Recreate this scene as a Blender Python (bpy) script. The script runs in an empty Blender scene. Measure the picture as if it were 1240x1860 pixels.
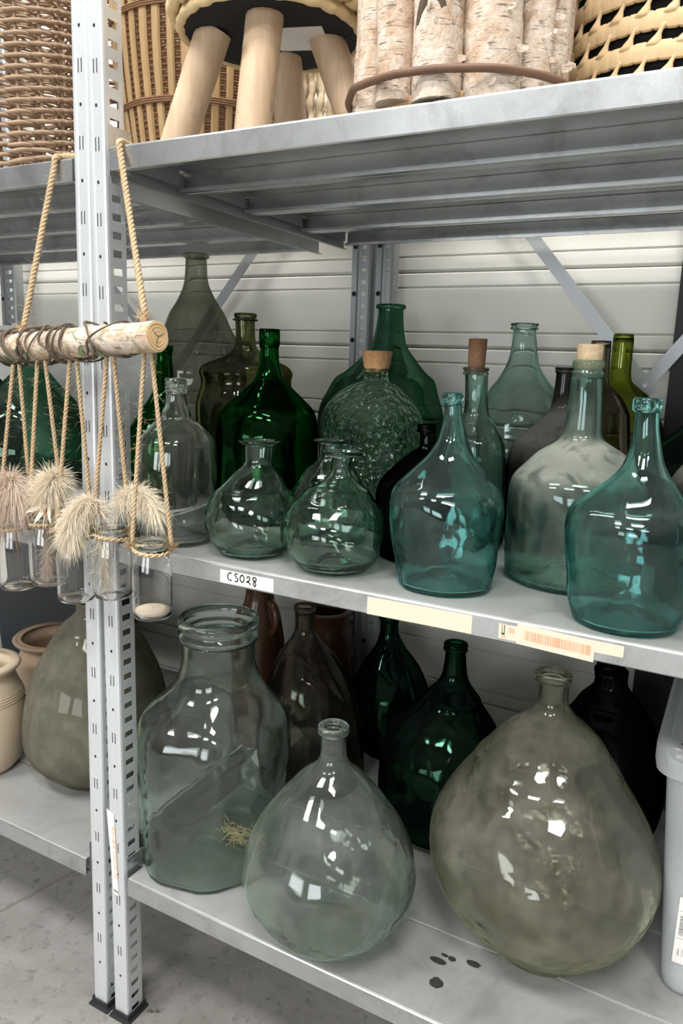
import bpy, math, random
from mathutils import Vector, Matrix, noise

random.seed(7)
PI = math.pi
scene = bpy.context.scene
COL = scene.collection

# ------------------------------------------------------------------ camera, world, lights, exposure
CAM = Vector((0.8309, -0.8218, 1.1492))
YAW, TILT, ROLL, FPX = 0.4916, 0.1963, 0.0342, 1361.98
cam_d = bpy.data.cameras.new('camera')
cam = bpy.data.objects.new('camera', cam_d)
COL.objects.link(cam)
cam_d.sensor_fit = 'VERTICAL'
cam_d.sensor_height = 36.0
cam_d.lens = FPX / 1860 * 36.0
cam_d.clip_start = 0.02
fw = Vector((-math.sin(YAW) * math.cos(TILT), math.cos(YAW) * math.cos(TILT), -math.sin(TILT)))
rt = Vector((math.cos(YAW), math.sin(YAW), 0))
up = rt.cross(fw)
r2 = math.cos(ROLL) * rt + math.sin(ROLL) * up
u2 = -math.sin(ROLL) * rt + math.cos(ROLL) * up
M = Matrix((r2, u2, -fw)).transposed().to_4x4()
M.translation = CAM
cam.matrix_world = M
scene.camera = cam
HR = Vector((rt.x, rt.y, 0))

world = bpy.data.worlds.new('hall')
scene.world = world
world.use_nodes = True
world.node_tree.nodes['Background'].inputs[0].default_value = (0.93, 0.97, 1.0, 1)
world.node_tree.nodes['Background'].inputs[1].default_value = 0.0

def area(name, loc, target, sx, sy, power, color=(1, 1, 1)):
    d = bpy.data.lights.new(name, 'AREA')
    d.shape = 'RECTANGLE'
    d.size, d.size_y, d.energy, d.color = sx, sy, power, color
    o = bpy.data.objects.new(name, d)
    COL.objects.link(o)
    o.location = loc
    o.rotation_euler = (Vector(target) - Vector(loc)).to_track_quat('-Z', 'Y').to_euler()
    return o

# assumed ceiling panels, unseen: one row over the racks, two rows out over the aisle
CEIL = 5.0
for lx, ly, lp in ((0.95, 0.05, 80), (-2.1, 0.05, 60), (-1.4, -2.3, 95), (1.5, -2.3, 95), (-2.6, -4.9, 105), (0.6, -4.9, 105), (3.6, -4.9, 95)):
    area('assumed_ceiling_lamp', (lx, ly, CEIL - 0.04), (lx, ly, 0), 1.5, 0.8, lp, (1.0, 0.985, 0.955))
# two assumed windows: area lights added for highlights on the glass
for wx in (-1.5, 1.5):
    area('assumed_window_light', (wx, -6.56, 1.35), (wx, 0, 1.35), 2.0, 1.3, 48, (0.93, 0.97, 1.0))

scene.view_settings.view_transform = 'Standard'
scene.view_settings.look = 'None'
scene.view_settings.gamma = 1.0
scene.view_settings.use_curve_mapping = False
scene.view_settings.exposure = 0.65
try:
    scene.cycles.transparent_max_bounces = 40
    scene.cycles.max_bounces = 18
    scene.cycles.transmission_bounces = 18
    scene.cycles.diffuse_bounces = 3
    scene.cycles.glossy_bounces = 5
    scene.cycles.sample_clamp_indirect = 6.0
except Exception:
    pass

# ------------------------------------------------------------------ mesh helpers
class MB:
    def __init__(self):
        self.v, self.f = [], []
    def add(self, verts, faces):
        n = len(self.v)
        self.v.extend([tuple(p) for p in verts])
        self.f.extend([tuple(i + n for i in f) for f in faces])
        return self
    def box(self, x0, x1, y0, y1, z0, z1):
        v = [(x0, y0, z0), (x1, y0, z0), (x1, y1, z0), (x0, y1, z0), (x0, y0, z1), (x1, y0, z1), (x1, y1, z1), (x0, y1, z1)]
        return self.add(v, [(0, 3, 2, 1), (4, 5, 6, 7), (0, 1, 5, 4), (1, 2, 6, 5), (2, 3, 7, 6), (3, 0, 4, 7)])
    def obox(self, c, ax, ay, az):
        c, ax, ay, az = Vector(c), Vector(ax), Vector(ay), Vector(az)
        v = [c + sx * ax + sy * ay + sz * az for sz in (-1, 1) for sx, sy in ((-1, -1), (1, -1), (1, 1), (-1, 1))]
        return self.add(v, [(0, 3, 2, 1), (4, 5, 6, 7), (0, 1, 5, 4), (1, 2, 6, 5), (2, 3, 7, 6), (3, 0, 4, 7)])
    def prism(self, poly, axis, a, b):
        # poly: 2D outline, extruded along axis ('x','y','z') from a to b
        def P(p, t):
            return (t, p[0], p[1]) if axis == 'x' else ((p[0], t, p[1]) if axis == 'y' else (p[0], p[1], t))
        n = len(poly)
        v = [P(p, a) for p in poly] + [P(p, b) for p in poly]
        f = [(i, (i + 1) % n, n + (i + 1) % n, n + i) for i in range(n)]
        f += [tuple(range(n))[::-1], tuple(range(n, 2 * n))]
        return self.add(v, f)
    def strip(self, poly, axis, a, b, th):
        # open 2D polyline given thickness th, extruded along axis
        left, right = [], []
        for i, p in enumerate(poly):
            p0 = Vector(poly[max(i - 1, 0)]); p1 = Vector(poly[min(i + 1, len(poly) - 1)])
            t = (p1 - p0).normalized()
            n = Vector((-t.y, t.x)) * th / 2
            left.append(Vector(p) + n); right.append(Vector(p) - n)
        return self.prism([tuple(q) for q in left] + [tuple(q) for q in right[::-1]], axis, a, b)
    def tube(self, path, r, n=6, closed=False, caps=True, flat=None):
        pts = [Vector(p) for p in path]
        m = len(pts)
        rad = r if isinstance(r, (list, tuple)) else [r] * m
        base = len(self.v)
        prev = None
        for i, p in enumerate(pts):
            a = pts[(i - 1) % m] if (closed or i > 0) else pts[i]
            b = pts[(i + 1) % m] if (closed or i < m - 1) else pts[i]
            t = (b - a)
            t = t.normalized() if t.length > 1e-9 else Vector((0, 0, 1))
            if prev is None:
                ref = Vector((0, 0, 1)) if abs(t.z) < 0.9 else Vector((1, 0, 0))
                s = t.cross(ref).normalized()
            else:
                s = (prev - t * prev.dot(t))
                s = s.normalized() if s.length > 1e-6 else t.orthogonal().normalized()
            prev = s
            w = t.cross(s)
            for k in range(n):
                an = 2 * PI * k / n
                fx = 1.0 if flat is None else flat
                self.v.append(tuple(p + rad[i] * (math.cos(an) * s + fx * math.sin(an) * w)))
        rows = m if closed else m - 1
        for i in range(rows):
            j = (i + 1) % m
            for k in range(n):
                l = (k + 1) % n
                self.f.append((base + i * n + k, base + i * n + l, base + j * n + l, base + j * n + k))
        if caps and not closed:
            self.f.append(tuple(base + k for k in range(n))[::-1])
            self.f.append(tuple(base + (m - 1) * n + k for k in range(n)))
        return self
    def rings(self, rings, closed_u=True, cap0=False, cap1=False, loop=False):
        base = len(self.v); n = len(rings[0]); m = len(rings)
        for r in rings:
            self.v.extend([tuple(p) for p in r])
        for i in range(m if loop else m - 1):
            j = (i + 1) % m
            for k in range(n):
                l = (k + 1) % n
                self.f.append((base + i * n + k, base + i * n + l, base + j * n + l, base + j * n + k))
        if cap0: self.f.append(tuple(base + k for k in range(n))[::-1])
        if cap1: self.f.append(tuple(base + (m - 1) * n + k for k in range(n)))
        return self
    def lathe(self, prof, c=(0, 0, 0), n=32, cap0=False, cap1=False, loop=False, fn=None):
        rr = []
        for r, z in prof:
            ring = []
            for k in range(n):
                a = 2 * PI * k / n
                q = r if fn is None else fn(a, z, r)
                ring.append((c[0] + q * math.cos(a), c[1] + q * math.sin(a), c[2] + z))
            rr.append(ring)
        return self.rings(rr, cap0=cap0, cap1=cap1, loop=loop)
    def hair(self, pts, w):
        # thin three-sided blade along pts
        return self.tube(pts, [w] * (len(pts) - 1) + [w * 0.25], n=3, caps=False)
    def build(self, name, mat, parent=None, smooth=False, sharp=None):
        me = bpy.data.meshes.new(name)
        me.from_pydata(self.v, [], self.f)
        me.validate(verbose=False)
        if smooth:
            me.polygons.foreach_set('use_smooth', [True] * len(me.polygons))
        if mat is not None:
            me.materials.append(mat)
        o = bpy.data.objects.new(name, me)
        COL.objects.link(o)
        o.parent = parent
        if smooth and sharp:
            me.set_sharp_from_angle(angle=math.radians(sharp))
        me.update()
        return o

def empty(name, loc=(0, 0, 0), rz=0.0, parent=None):
    o = bpy.data.objects.new(name, None)
    COL.objects.link(o)
    o.location = loc
    o.rotation_euler = (0, 0, rz)
    o.empty_display_size = 0.02
    o.parent = parent
    return o

def tag(o, label, cat, group=None, kind=None):
    o['label'] = label
    o['category'] = cat
    if group: o['group'] = group
    if kind: o['kind'] = kind
    return o

def dup(o, name, parent=None):
    c = o.copy()
    c.name = name
    COL.objects.link(c)
    c.parent = parent
    return c

def structure(o, label=None):
    o['kind'] = 'structure'
    if label: o['label'] = label
    return o

def catmull(pts, sub):
    out = []
    n = len(pts)
    for i in range(n - 1):
        p0, p1, p2, p3 = pts[max(i - 1, 0)], pts[i], pts[i + 1], pts[min(i + 2, n - 1)]
        for s in range(sub):
            t = s / sub
            q = []
            for a, b, c, d in zip(p0, p1, p2, p3):
                q.append(0.5 * (2 * b + (c - a) * t + (2 * a - 5 * b + 4 * c - d) * t * t + (3 * b - a - 3 * c + d) * t ** 3))
            out.append(tuple(q))
    out.append(tuple(pts[-1]))
    return out

# ------------------------------------------------------------------ materials
class NT:
    def __init__(self, name):
        self.m = bpy.data.materials.new(name)
        self.m.use_nodes = True
        self.t = self.m.node_tree
        self.t.nodes.clear()
        self.out = self.t.nodes.new('ShaderNodeOutputMaterial')
    def n(self, typ, **kw):
        nd = self.t.nodes.new(typ)
        for k, v in kw.items():
            if k.startswith('i_'):
                key = k[2:]
                key = int(key) if key.isdigit() else key.replace('_', ' ')
                self.set(nd.inputs[key], v)
            else:
                setattr(nd, k, v)
        return nd
    def set(self, sock, v):
        if hasattr(v, 'is_output'):
            self.t.links.new(v, sock)
        else:
            sock.default_value = v
    def math(self, op, a, b=0.5, c=0.5, clamp=False):
        nd = self.t.nodes.new('ShaderNodeMath'); nd.operation = op; nd.use_clamp = clamp
        for i, v in enumerate((a, b, c)):
            self.set(nd.inputs[i], v)
        return nd.outputs[0]
    def mixc(self, f, a, b, blend='MIX'):
        nd = self.t.nodes.new('ShaderNodeMix'); nd.data_type = 'RGBA'; nd.blend_type = blend
        self.set(nd.inputs[0], f); self.set(nd.inputs[6], a); self.set(nd.inputs[7], b)
        return nd.outputs[2]
    def coord(self, scale=(1, 1, 1), which='Object', rot=(0, 0, 0)):
        tc = self.t.nodes.new('ShaderNodeTexCoord')
        mp = self.t.nodes.new('ShaderNodeMapping')
        mp.inputs['Scale'].default_value = scale
        mp.inputs['Rotation'].default_value = rot
        self.t.links.new(tc.outputs[which], mp.inputs[0])
        return mp.outputs[0]
    def noise(self, vec, scale, detail=3.0, rough=0.55, dist=0.0):
        nd = self.n('ShaderNodeTexNoise')
        self.set(nd.inputs['Vector'], vec); self.set(nd.inputs['Scale'], scale)
        self.set(nd.inputs['Detail'], detail); self.set(nd.inputs['Roughness'], rough); self.set(nd.inputs['Distortion'], dist)
        return nd.outputs[0]
    def ramp(self, fac, stops):
        nd = self.n('ShaderNodeValToRGB')
        cr = nd.color_ramp
        while len(cr.elements) > 1: cr.elements.remove(cr.elements[-1])
        for i, (p, c) in enumerate(stops):
            e = cr.elements[0] if i == 0 else cr.elements.new(p)
            e.position = p
            e.color = tuple(c) + (1,) if len(c) == 3 else c
        self.set(nd.inputs[0], fac)
        return nd.outputs[0]
    def bump(self, h, strength=0.3, dist=0.01):
        nd = self.n('ShaderNodeBump')
        self.set(nd.inputs['Height'], h); nd.inputs['Strength'].default_value = strength; nd.inputs['Distance'].default_value = dist
        return nd.outputs[0]
    def principled(self, color, rough=0.5, metal=0.0, normal=None, **kw):
        p = self.n('ShaderNodeBsdfPrincipled')
        self.set(p.inputs['Base Color'], color if hasattr(color, 'is_output') else tuple(color) + (1,))
        self.set(p.inputs['Roughness'], rough); self.set(p.inputs['Metallic'], metal)
        if normal is not None: self.set(p.inputs['Normal'], normal)
        for k, v in kw.items(): self.set(p.inputs[k.replace('_', ' ')], v)
        self.t.links.new(p.outputs[0], self.out.inputs[0])
        return self.m

def c4(c): return tuple(c) + (1,)

def simple(name, color, rough=0.6, metal=0.0, vary=0.12, scale=40, bump=0.0, stretch=(1, 1, 1)):
    t = NT(name)
    v = t.coord(stretch)
    nz = t.noise(v, scale, 4)
    col = t.mixc(nz, c4([x * (1 - vary) for x in color]), c4([min(1, x * (1 + vary)) for x in color]))
    return t.principled(col, rough, metal, t.bump(nz, bump, 0.004) if bump else None)

def galvanised(name, color, rough=0.42, metal=0.55, dirt=0.0, dusty=0.0):
    t = NT(name)
    v = t.coord()
    vor = t.n('ShaderNodeTexVoronoi'); t.set(vor.inputs['Vector'], v); t.set(vor.inputs['Scale'], 240.0)
    sp = t.math('MULTIPLY', vor.outputs['Distance'], 1.0)
    big = t.noise(v, 5.0, 4, 0.6)
    col = t.mixc(sp, c4([x * 0.93 for x in color]), c4([min(1, x * 1.06) for x in color]))
    col = t.mixc(big, c4([x * 0.86 for x in color]), col)
    if dirt:
        dn = t.noise(v, 11.0, 6, 0.65, 0.6)
        f = t.ramp(dn, [(0.52, (0, 0, 0)), (0.72, (dirt, dirt, dirt))])
        col = t.mixc(f, col, (0.22, 0.20, 0.17, 1))
    rg = t.math('MULTIPLY_ADD', big, 0.2, rough - 0.1)
    if dusty:
        # dust lies on what faces up and takes the metal's shine away
        geo = t.n('ShaderNodeNewGeometry'); sx = t.n('ShaderNodeSeparateXYZ'); t.set(sx.inputs[0], geo.outputs['Normal'])
        upf = t.math('MULTIPLY', t.math('GREATER_THAN', sx.outputs[2], 0.8), dusty)
        metal = t.math('MULTIPLY', t.math('SUBTRACT', 1.0, upf), metal)
        rg = t.math('ADD', rg, t.math('MULTIPLY', upf, 0.25))
        col = t.mixc(upf, col, t.mixc(big, (0.24, 0.238, 0.225, 1), (0.36, 0.357, 0.342, 1)))
        smudge = t.ramp(t.noise(v, 8.0, 7, 0.7, 1.0), [(0.5, (0, 0, 0)), (0.72, (0.5, 0.5, 0.5))])
        col = t.mixc(smudge, col, (0.17, 0.17, 0.165, 1))
    return t.principled(col, rg, metal, t.bump(t.noise(v, 60, 3), 0.05, 0.002))

def glass(name, tint, dust=0.0, dust_top=0.0, dust_col=(0.62, 0.60, 0.54), wave=0.25, wave_scale=14, haze=0.0, hammered=False, streak=0.0, even=0.0, ripple=0.0):
    """refracting glass for solid walls, deeper in colour where the wall is seen at a slant, under a film of dust"""
    t = NT(name)
    v = t.coord()
    lw = t.n('ShaderNodeLayerWeight'); lw.inputs['Blend'].default_value = 0.5
    cosv = t.math('MAXIMUM', t.math('SUBTRACT', 1.0, lw.outputs['Facing']), 0.2)
    thick = t.math('MULTIPLY', t.math('DIVIDE', 1.0, cosv), t.math('MULTIPLY_ADD', t.noise(v, 9.0, 0), 0.6, 0.7))
    comb = t.n('ShaderNodeCombineColor')
    for i in range(3):
        t.set(comb.inputs[i], t.math('POWER', tint[i], t.math('MULTIPLY', thick, 0.5)))
    if hammered:
        vo = t.n('ShaderNodeTexVoronoi'); t.set(vo.inputs['Vector'], v); t.set(vo.inputs['Scale'], 95.0)
        nrm = t.bump(vo.outputs['Distance'], 1.0, 0.008)
    else:
        hg = t.noise(v, wave_scale, 1, 0.5, 0.0)
        if ripple:
            patch_ = t.ramp(t.noise(v, 6.5, 0), [(0.45, (0, 0, 0)), (0.62, (1, 1, 1))])
            hg = t.math('ADD', hg, t.math('MULTIPLY', t.math('MULTIPLY', t.noise(v, 46.0, 1, 0.55, 0.0), patch_), ripple * 0.35))
        nrm = t.bump(hg, wave, 0.02)
    g = t.n('ShaderNodeBsdfGlass'); g.inputs['IOR'].default_value = 1.47; g.inputs['Roughness'].default_value = haze
    t.set(g.inputs['Color'], comb.outputs[0]); t.set(g.inputs['Normal'], nrm)
    last = g.outputs[0]
    if dust or dust_top:
        df = t.n('ShaderNodeBsdfDiffuse'); df.inputs[0].default_value = c4(dust_col)
        tl = t.n('ShaderNodeBsdfTranslucent'); tl.inputs[0].default_value = c4(dust_col)
        dm = t.n('ShaderNodeMixShader'); dm.inputs[0].default_value = 0.4
        t.set(dm.inputs[1], df.outputs[0]); t.set(dm.inputs[2], tl.outputs[0])
        nz = t.noise(v, 16.0, 3, 0.65, 0.0)
        base = t.math('MULTIPLY', t.ramp(nz, [(0.36, (0.06 + 0.94 * even,) * 3), (0.5, (0.3 + 0.7 * even,) * 3), (0.68, (1, 1, 1))]), dust)
        if streak:
            nz2 = t.noise(t.coord((60, 60, 9)), 1.0, 1, 0.6)
            base = t.math('ADD', base, t.math('MULTIPLY', t.ramp(nz2, [(0.55, (0, 0, 0)), (0.75, (1, 1, 1))]), streak))
        geo = t.n('ShaderNodeNewGeometry')
        sx = t.n('ShaderNodeSeparateXYZ'); t.set(sx.inputs[0], geo.outputs['Normal'])
        upn = t.math('POWER', t.math('MAXIMUM', sx.outputs[2], 0.0), 1.3)
        patch = None if dust_top < 0.1 else t.ramp(t.noise(v, 22.0, 2, 0.6, 0.6), [(0.33, (0.25, 0.25, 0.25)), (0.5, (1, 1, 1))])
        top = t.math('MULTIPLY', t.math('MULTIPLY', upn, dust_top), patch) if patch is not None else t.math('MULTIPLY', upn, dust_top)
        f = t.math('MINIMUM', t.math('ADD', base, top), 0.93)
        m2 = t.n('ShaderNodeMixShader'); t.set(m2.inputs[0], f); t.set(m2.inputs[1], last); t.set(m2.inputs[2], dm.outputs[0])
        last = m2.outputs[0]
    t.t.links.new(last, t.out.inputs[0])
    return t.m

def wood(name, c1, c2, scale=8, stretch=(12, 12, 1), rough=0.6, bump=0.1):
    t = NT(name)
    v = t.coord(stretch)
    nz = t.noise(v, scale, 5, 0.6, 0.8)
    knots = t.noise(t.coord((6, 6, 5)), 3.0, 2)
    col = t.mixc(nz, c4(c1), c4(c2))
    col = t.mixc(t.ramp(knots, [(0.62, (0, 0, 0)), (0.72, (0.7, 0.7, 0.7))]), col, c4([x * 0.55 for x in c1]))
    return t.principled(col, rough, 0, t.bump(nz, bump, 0.002))

def birch_bark(name, k=1.0):
    t = NT(name)
    v = t.coord()
    nz = t.noise(v, 26, 6, 0.7, 0.5)
    fine = t.noise(v, 190, 4, 0.7)
    col = t.ramp(nz, [(0.30, (0.36, 0.24, 0.15)), (0.42, (0.55, 0.40, 0.28)), (0.52, (0.66, 0.55, 0.45)), (0.75, (0.76, 0.69, 0.63))])
    col = t.mixc(t.ramp(fine, [(0.35, (0.35, 0.35, 0.35)), (0.5, (0, 0, 0))]), col, (0.30, 0.22, 0.16, 1))
    lent = t.noise(t.coord((45, 45, 520)), 1.0, 3, 0.55)
    m = t.ramp(lent, [(0.62, (0, 0, 0)), (0.68, (0.85, 0.85, 0.85))])
    col = t.mixc(m, col, (0.16, 0.11, 0.08, 1))
    scar = t.noise(t.coord((1, 1, 0.6)), 11, 5, 0.7, 1.5)
    col = t.mixc(t.ramp(scar, [(0.62, (0, 0, 0)), (0.70, (0.9, 0.9, 0.9))]), col, (0.075, 0.055, 0.04, 1))
    if k < 1:
        moss = t.noise(t.coord(), 30, 5, 0.7, 1.0)
        col = t.mixc(t.ramp(moss, [(0.5, (0, 0, 0)), (0.62, (0.8, 0.8, 0.8))]), col, (0.33, 0.24, 0.12, 1))
        moss2 = t.noise(t.coord((1, 1, 1), 'Object', (1, 2, 3)), 38, 4, 0.7, 1.0)
        col = t.mixc(t.ramp(moss2, [(0.56, (0, 0, 0)), (0.64, (0.8, 0.8, 0.8))]), col, (0.13, 0.16, 0.07, 1))
    h = t.math('ADD', nz, t.math('MULTIPLY', m, -0.4))
    return t.principled(col, 0.75, 0, t.bump(h, 0.7, 0.006))

def concrete(name):
    t = NT(name)
    v = t.coord()
    a = t.noise(v, 3.2, 8, 0.7, 0.5)
    b = t.noise(v, 34, 6, 0.75)
    col = t.ramp(a, [(0.3, (0.17, 0.162, 0.152)), (0.55, (0.25, 0.242, 0.23)), (0.75, (0.32, 0.31, 0.30))])
    col = t.mixc(t.ramp(b, [(0.32, (0.7, 0.7, 0.7)), (0.46, (0, 0, 0))]), col, (0.085, 0.08, 0.072, 1))
    return t.principled(col, 0.82, 0, t.bump(b, 0.35, 0.004))

def plastic(name):
    t = NT(name)
    tr = t.n('ShaderNodeBsdfTransparent'); tr.inputs[0].default_value = (0.92, 0.95, 0.98, 1)
    tl = t.n('ShaderNodeBsdfTranslucent'); tl.inputs[0].default_value = (0.93, 0.95, 0.96, 1)
    df = t.n('ShaderNodeBsdfDiffuse'); df.inputs[0].default_value = (0.95, 0.96, 0.97, 1)
    gl = t.n('ShaderNodeBsdfGlossy'); gl.inputs['Roughness'].default_value = 0.22
    m1 = t.n('ShaderNodeMixShader'); m1.inputs[0].default_value = 0.5
    t.set(m1.inputs[1], tl.outputs[0]); t.set(m1.inputs[2], df.outputs[0])
    m2 = t.n('ShaderNodeMixShader'); m2.inputs[0].default_value = 0.5
    t.set(m2.inputs[1], tr.outputs[0]); t.set(m2.inputs[2], m1.outputs[0])
    lw = t.n('ShaderNodeLayerWeight'); lw.inputs[0].default_value = 0.5
    f = t.math('MULTIPLY_ADD', t.math('POWER', lw.outputs['Facing'], 4.0), 0.4, 0.05)
    m3 = t.n('ShaderNodeMixShader'); t.set(m3.inputs[0], f); t.set(m3.inputs[1], m2.outputs[0]); t.set(m3.inputs[2], gl.outputs[0])
    t.t.links.new(m3.outputs[0], t.out.inputs[0])
    return t.m

def stoneware(name, c1, c2, rough=0.45, speck=0.5):
    t = NT(name)
    v = t.coord()
    a = t.noise(v, 7, 5, 0.6)
    b = t.noise(v, 95, 3, 0.6)
    col = t.mixc(a, c4(c1), c4(c2))
    col = t.mixc(t.ramp(b, [(0.68, (0, 0, 0)), (0.74, (speck, speck, speck))]), col, c4([x * 0.3 for x in c1]))
    return t.principled(col, rough, 0, t.bump(a, 0.15, 0.01))

MAT = {}
MAT['steel_post'] = galvanised('galvanised steel post', (0.74, 0.77, 0.79), 0.40, 0.5)
MAT['steel_shelf'] = galvanised('galvanised steel shelf', (0.60, 0.62, 0.63), 0.30, 0.88, dirt=0.3, dusty=0.75)
MAT['steel_dark'] = galvanised('galvanised steel beam', (0.42, 0.44, 0.45), 0.45, 0.5)
MAT['slot'] = simple('dark slot', (0.012, 0.012, 0.014), 0.8)
MAT['black_plastic'] = simple('black plastic', (0.02, 0.02, 0.022), 0.5)
MAT['wall'] = simple('off white siding', (0.70, 0.69, 0.63), 0.55, vary=0.06, scale=6)
MAT['hall_wall'] = simple('grey hall wall', (0.09, 0.09, 0.09), 0.8, vary=0.08, scale=3)
MAT['hall_ceiling'] = simple('pale ceiling', (0.28, 0.28, 0.275), 0.8, vary=0.05, scale=3)
MAT['concrete'] = concrete('worn concrete')
MAT['column'] = simple('black painted steel', (0.012, 0.013, 0.012), 0.6)
MAT['paper'] = simple('white paper', (0.78, 0.765, 0.73), 0.7, vary=0.03)
MAT['paper_cream'] = simple('yellowed paper', (0.74, 0.60, 0.47), 0.7, vary=0.04)
MAT['ink'] = simple('black ink', (0.015, 0.013, 0.012), 0.6)
MAT['faded_ink'] = simple('faded orange print', (0.62, 0.34, 0.18), 0.7)
MAT['grey_ink'] = simple('grey print', (0.25, 0.25, 0.25), 0.7)
MAT['jute'] = simple('jute fibre', (0.52, 0.385, 0.235), 0.9, vary=0.25, scale=160, bump=0.2)
MAT['jute_dark'] = simple('dark jute knot', (0.40, 0.27, 0.15), 0.9, vary=0.25, scale=160, bump=0.2)
MAT['birch'] = birch_bark('birch bark')
MAT['bark_log'] = birch_bark('darker birch bark', 0.62)
MAT['log_end'] = wood('sawn log end', (0.72, 0.48, 0.24), (0.80, 0.60, 0.34), 14, (1, 1, 1), 0.7)
MAT['vine'] = simple('dried vine', (0.10, 0.075, 0.05), 0.8, vary=0.3, scale=60)
MAT['leaf'] = simple('dried green leaf', (0.20, 0.24, 0.12), 0.75, vary=0.3, scale=40)
MAT['twig'] = simple('brown willow twig', (0.16, 0.085, 0.05), 0.6, vary=0.25, scale=50)
MAT['pine'] = wood('pale pine', (0.44, 0.28, 0.16), (0.78, 0.60, 0.42), 9, (9, 9, 0.7), 0.6, 0.2)
MAT['board'] = wood('orange plywood', (0.55, 0.30, 0.13), (0.68, 0.42, 0.2), 6)
MAT['black_cloth_shade'] = simple('black cloth and basket shade', (0.006, 0.006, 0.007), 0.9)  # cloth under the stool; also the shade painted inside the palm basket
MAT['seagrass'] = simple('pale seagrass', (0.70, 0.53, 0.29), 0.75, vary=0.18, scale=70, bump=0.25)
MAT['palm'] = simple('palm leaf strip', (0.66, 0.47, 0.26), 0.7, vary=0.2, scale=50, bump=0.25)
MAT['wicker'] = simple('brown willow', (0.33, 0.225, 0.145), 0.65, vary=0.35, scale=45, bump=0.15)
MAT['wicker_dark'] = simple('dark willow', (0.22, 0.13, 0.08), 0.7, vary=0.35, scale=45, bump=0.15)
MAT['bamboo'] = wood('bamboo strip', (0.36, 0.22, 0.10), (0.54, 0.37, 0.18), 4, (18, 18, 4), 0.5)
MAT['bamboo_dark'] = simple('brown bamboo weft', (0.22, 0.11, 0.05), 0.6, vary=0.3, scale=60)
MAT['cork'] = simple('cork', (0.56, 0.30, 0.14), 0.9, vary=0.45, scale=170, bump=0.5)
MAT['cork_dark'] = simple('stained cork', (0.20, 0.10, 0.055), 0.9, vary=0.4, scale=150, bump=0.5)
MAT['cork_light'] = simple('pale cork', (0.75, 0.52, 0.33), 0.9, vary=0.5, scale=150, bump=0.5)
MAT['stoneware'] = stoneware('cream stoneware', (0.52, 0.41, 0.29), (0.66, 0.55, 0.41))
MAT['stoneware_brown'] = stoneware('tan stoneware', (0.36, 0.25, 0.17), (0.48, 0.35, 0.24))
MAT['brown_glaze'] = stoneware('brown glaze', (0.05, 0.02, 0.01), (0.10, 0.04, 0.018), 0.25, 0.2)
MAT['plastic'] = plastic('clear polypropylene')
MAT['bubble'] = simple('bubble wrap', (0.82, 0.83, 0.84), 0.3, vary=0.08, scale=120, bump=0.8)
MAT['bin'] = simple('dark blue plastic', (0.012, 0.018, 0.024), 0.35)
MAT['white_pot'] = simple('white glazed pot', (0.78, 0.78, 0.75), 0.4, vary=0.05)
MAT['pampas_pink'] = simple('pink pampas', (0.68, 0.55, 0.44), 0.9, vary=0.15, scale=60)
MAT['pampas_cream'] = simple('cream pampas', (0.86, 0.76, 0.60), 0.9, vary=0.12, scale=60)
MAT['husk'] = simple('brown dried husk', (0.40, 0.24, 0.13), 0.85, vary=0.3, scale=60)
MAT['stain'] = simple('dried water stain', (0.03, 0.03, 0.03), 0.6)
MAT['board_pale'] = simple('pale board', (0.74, 0.74, 0.70), 0.7, vary=0.05)

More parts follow.
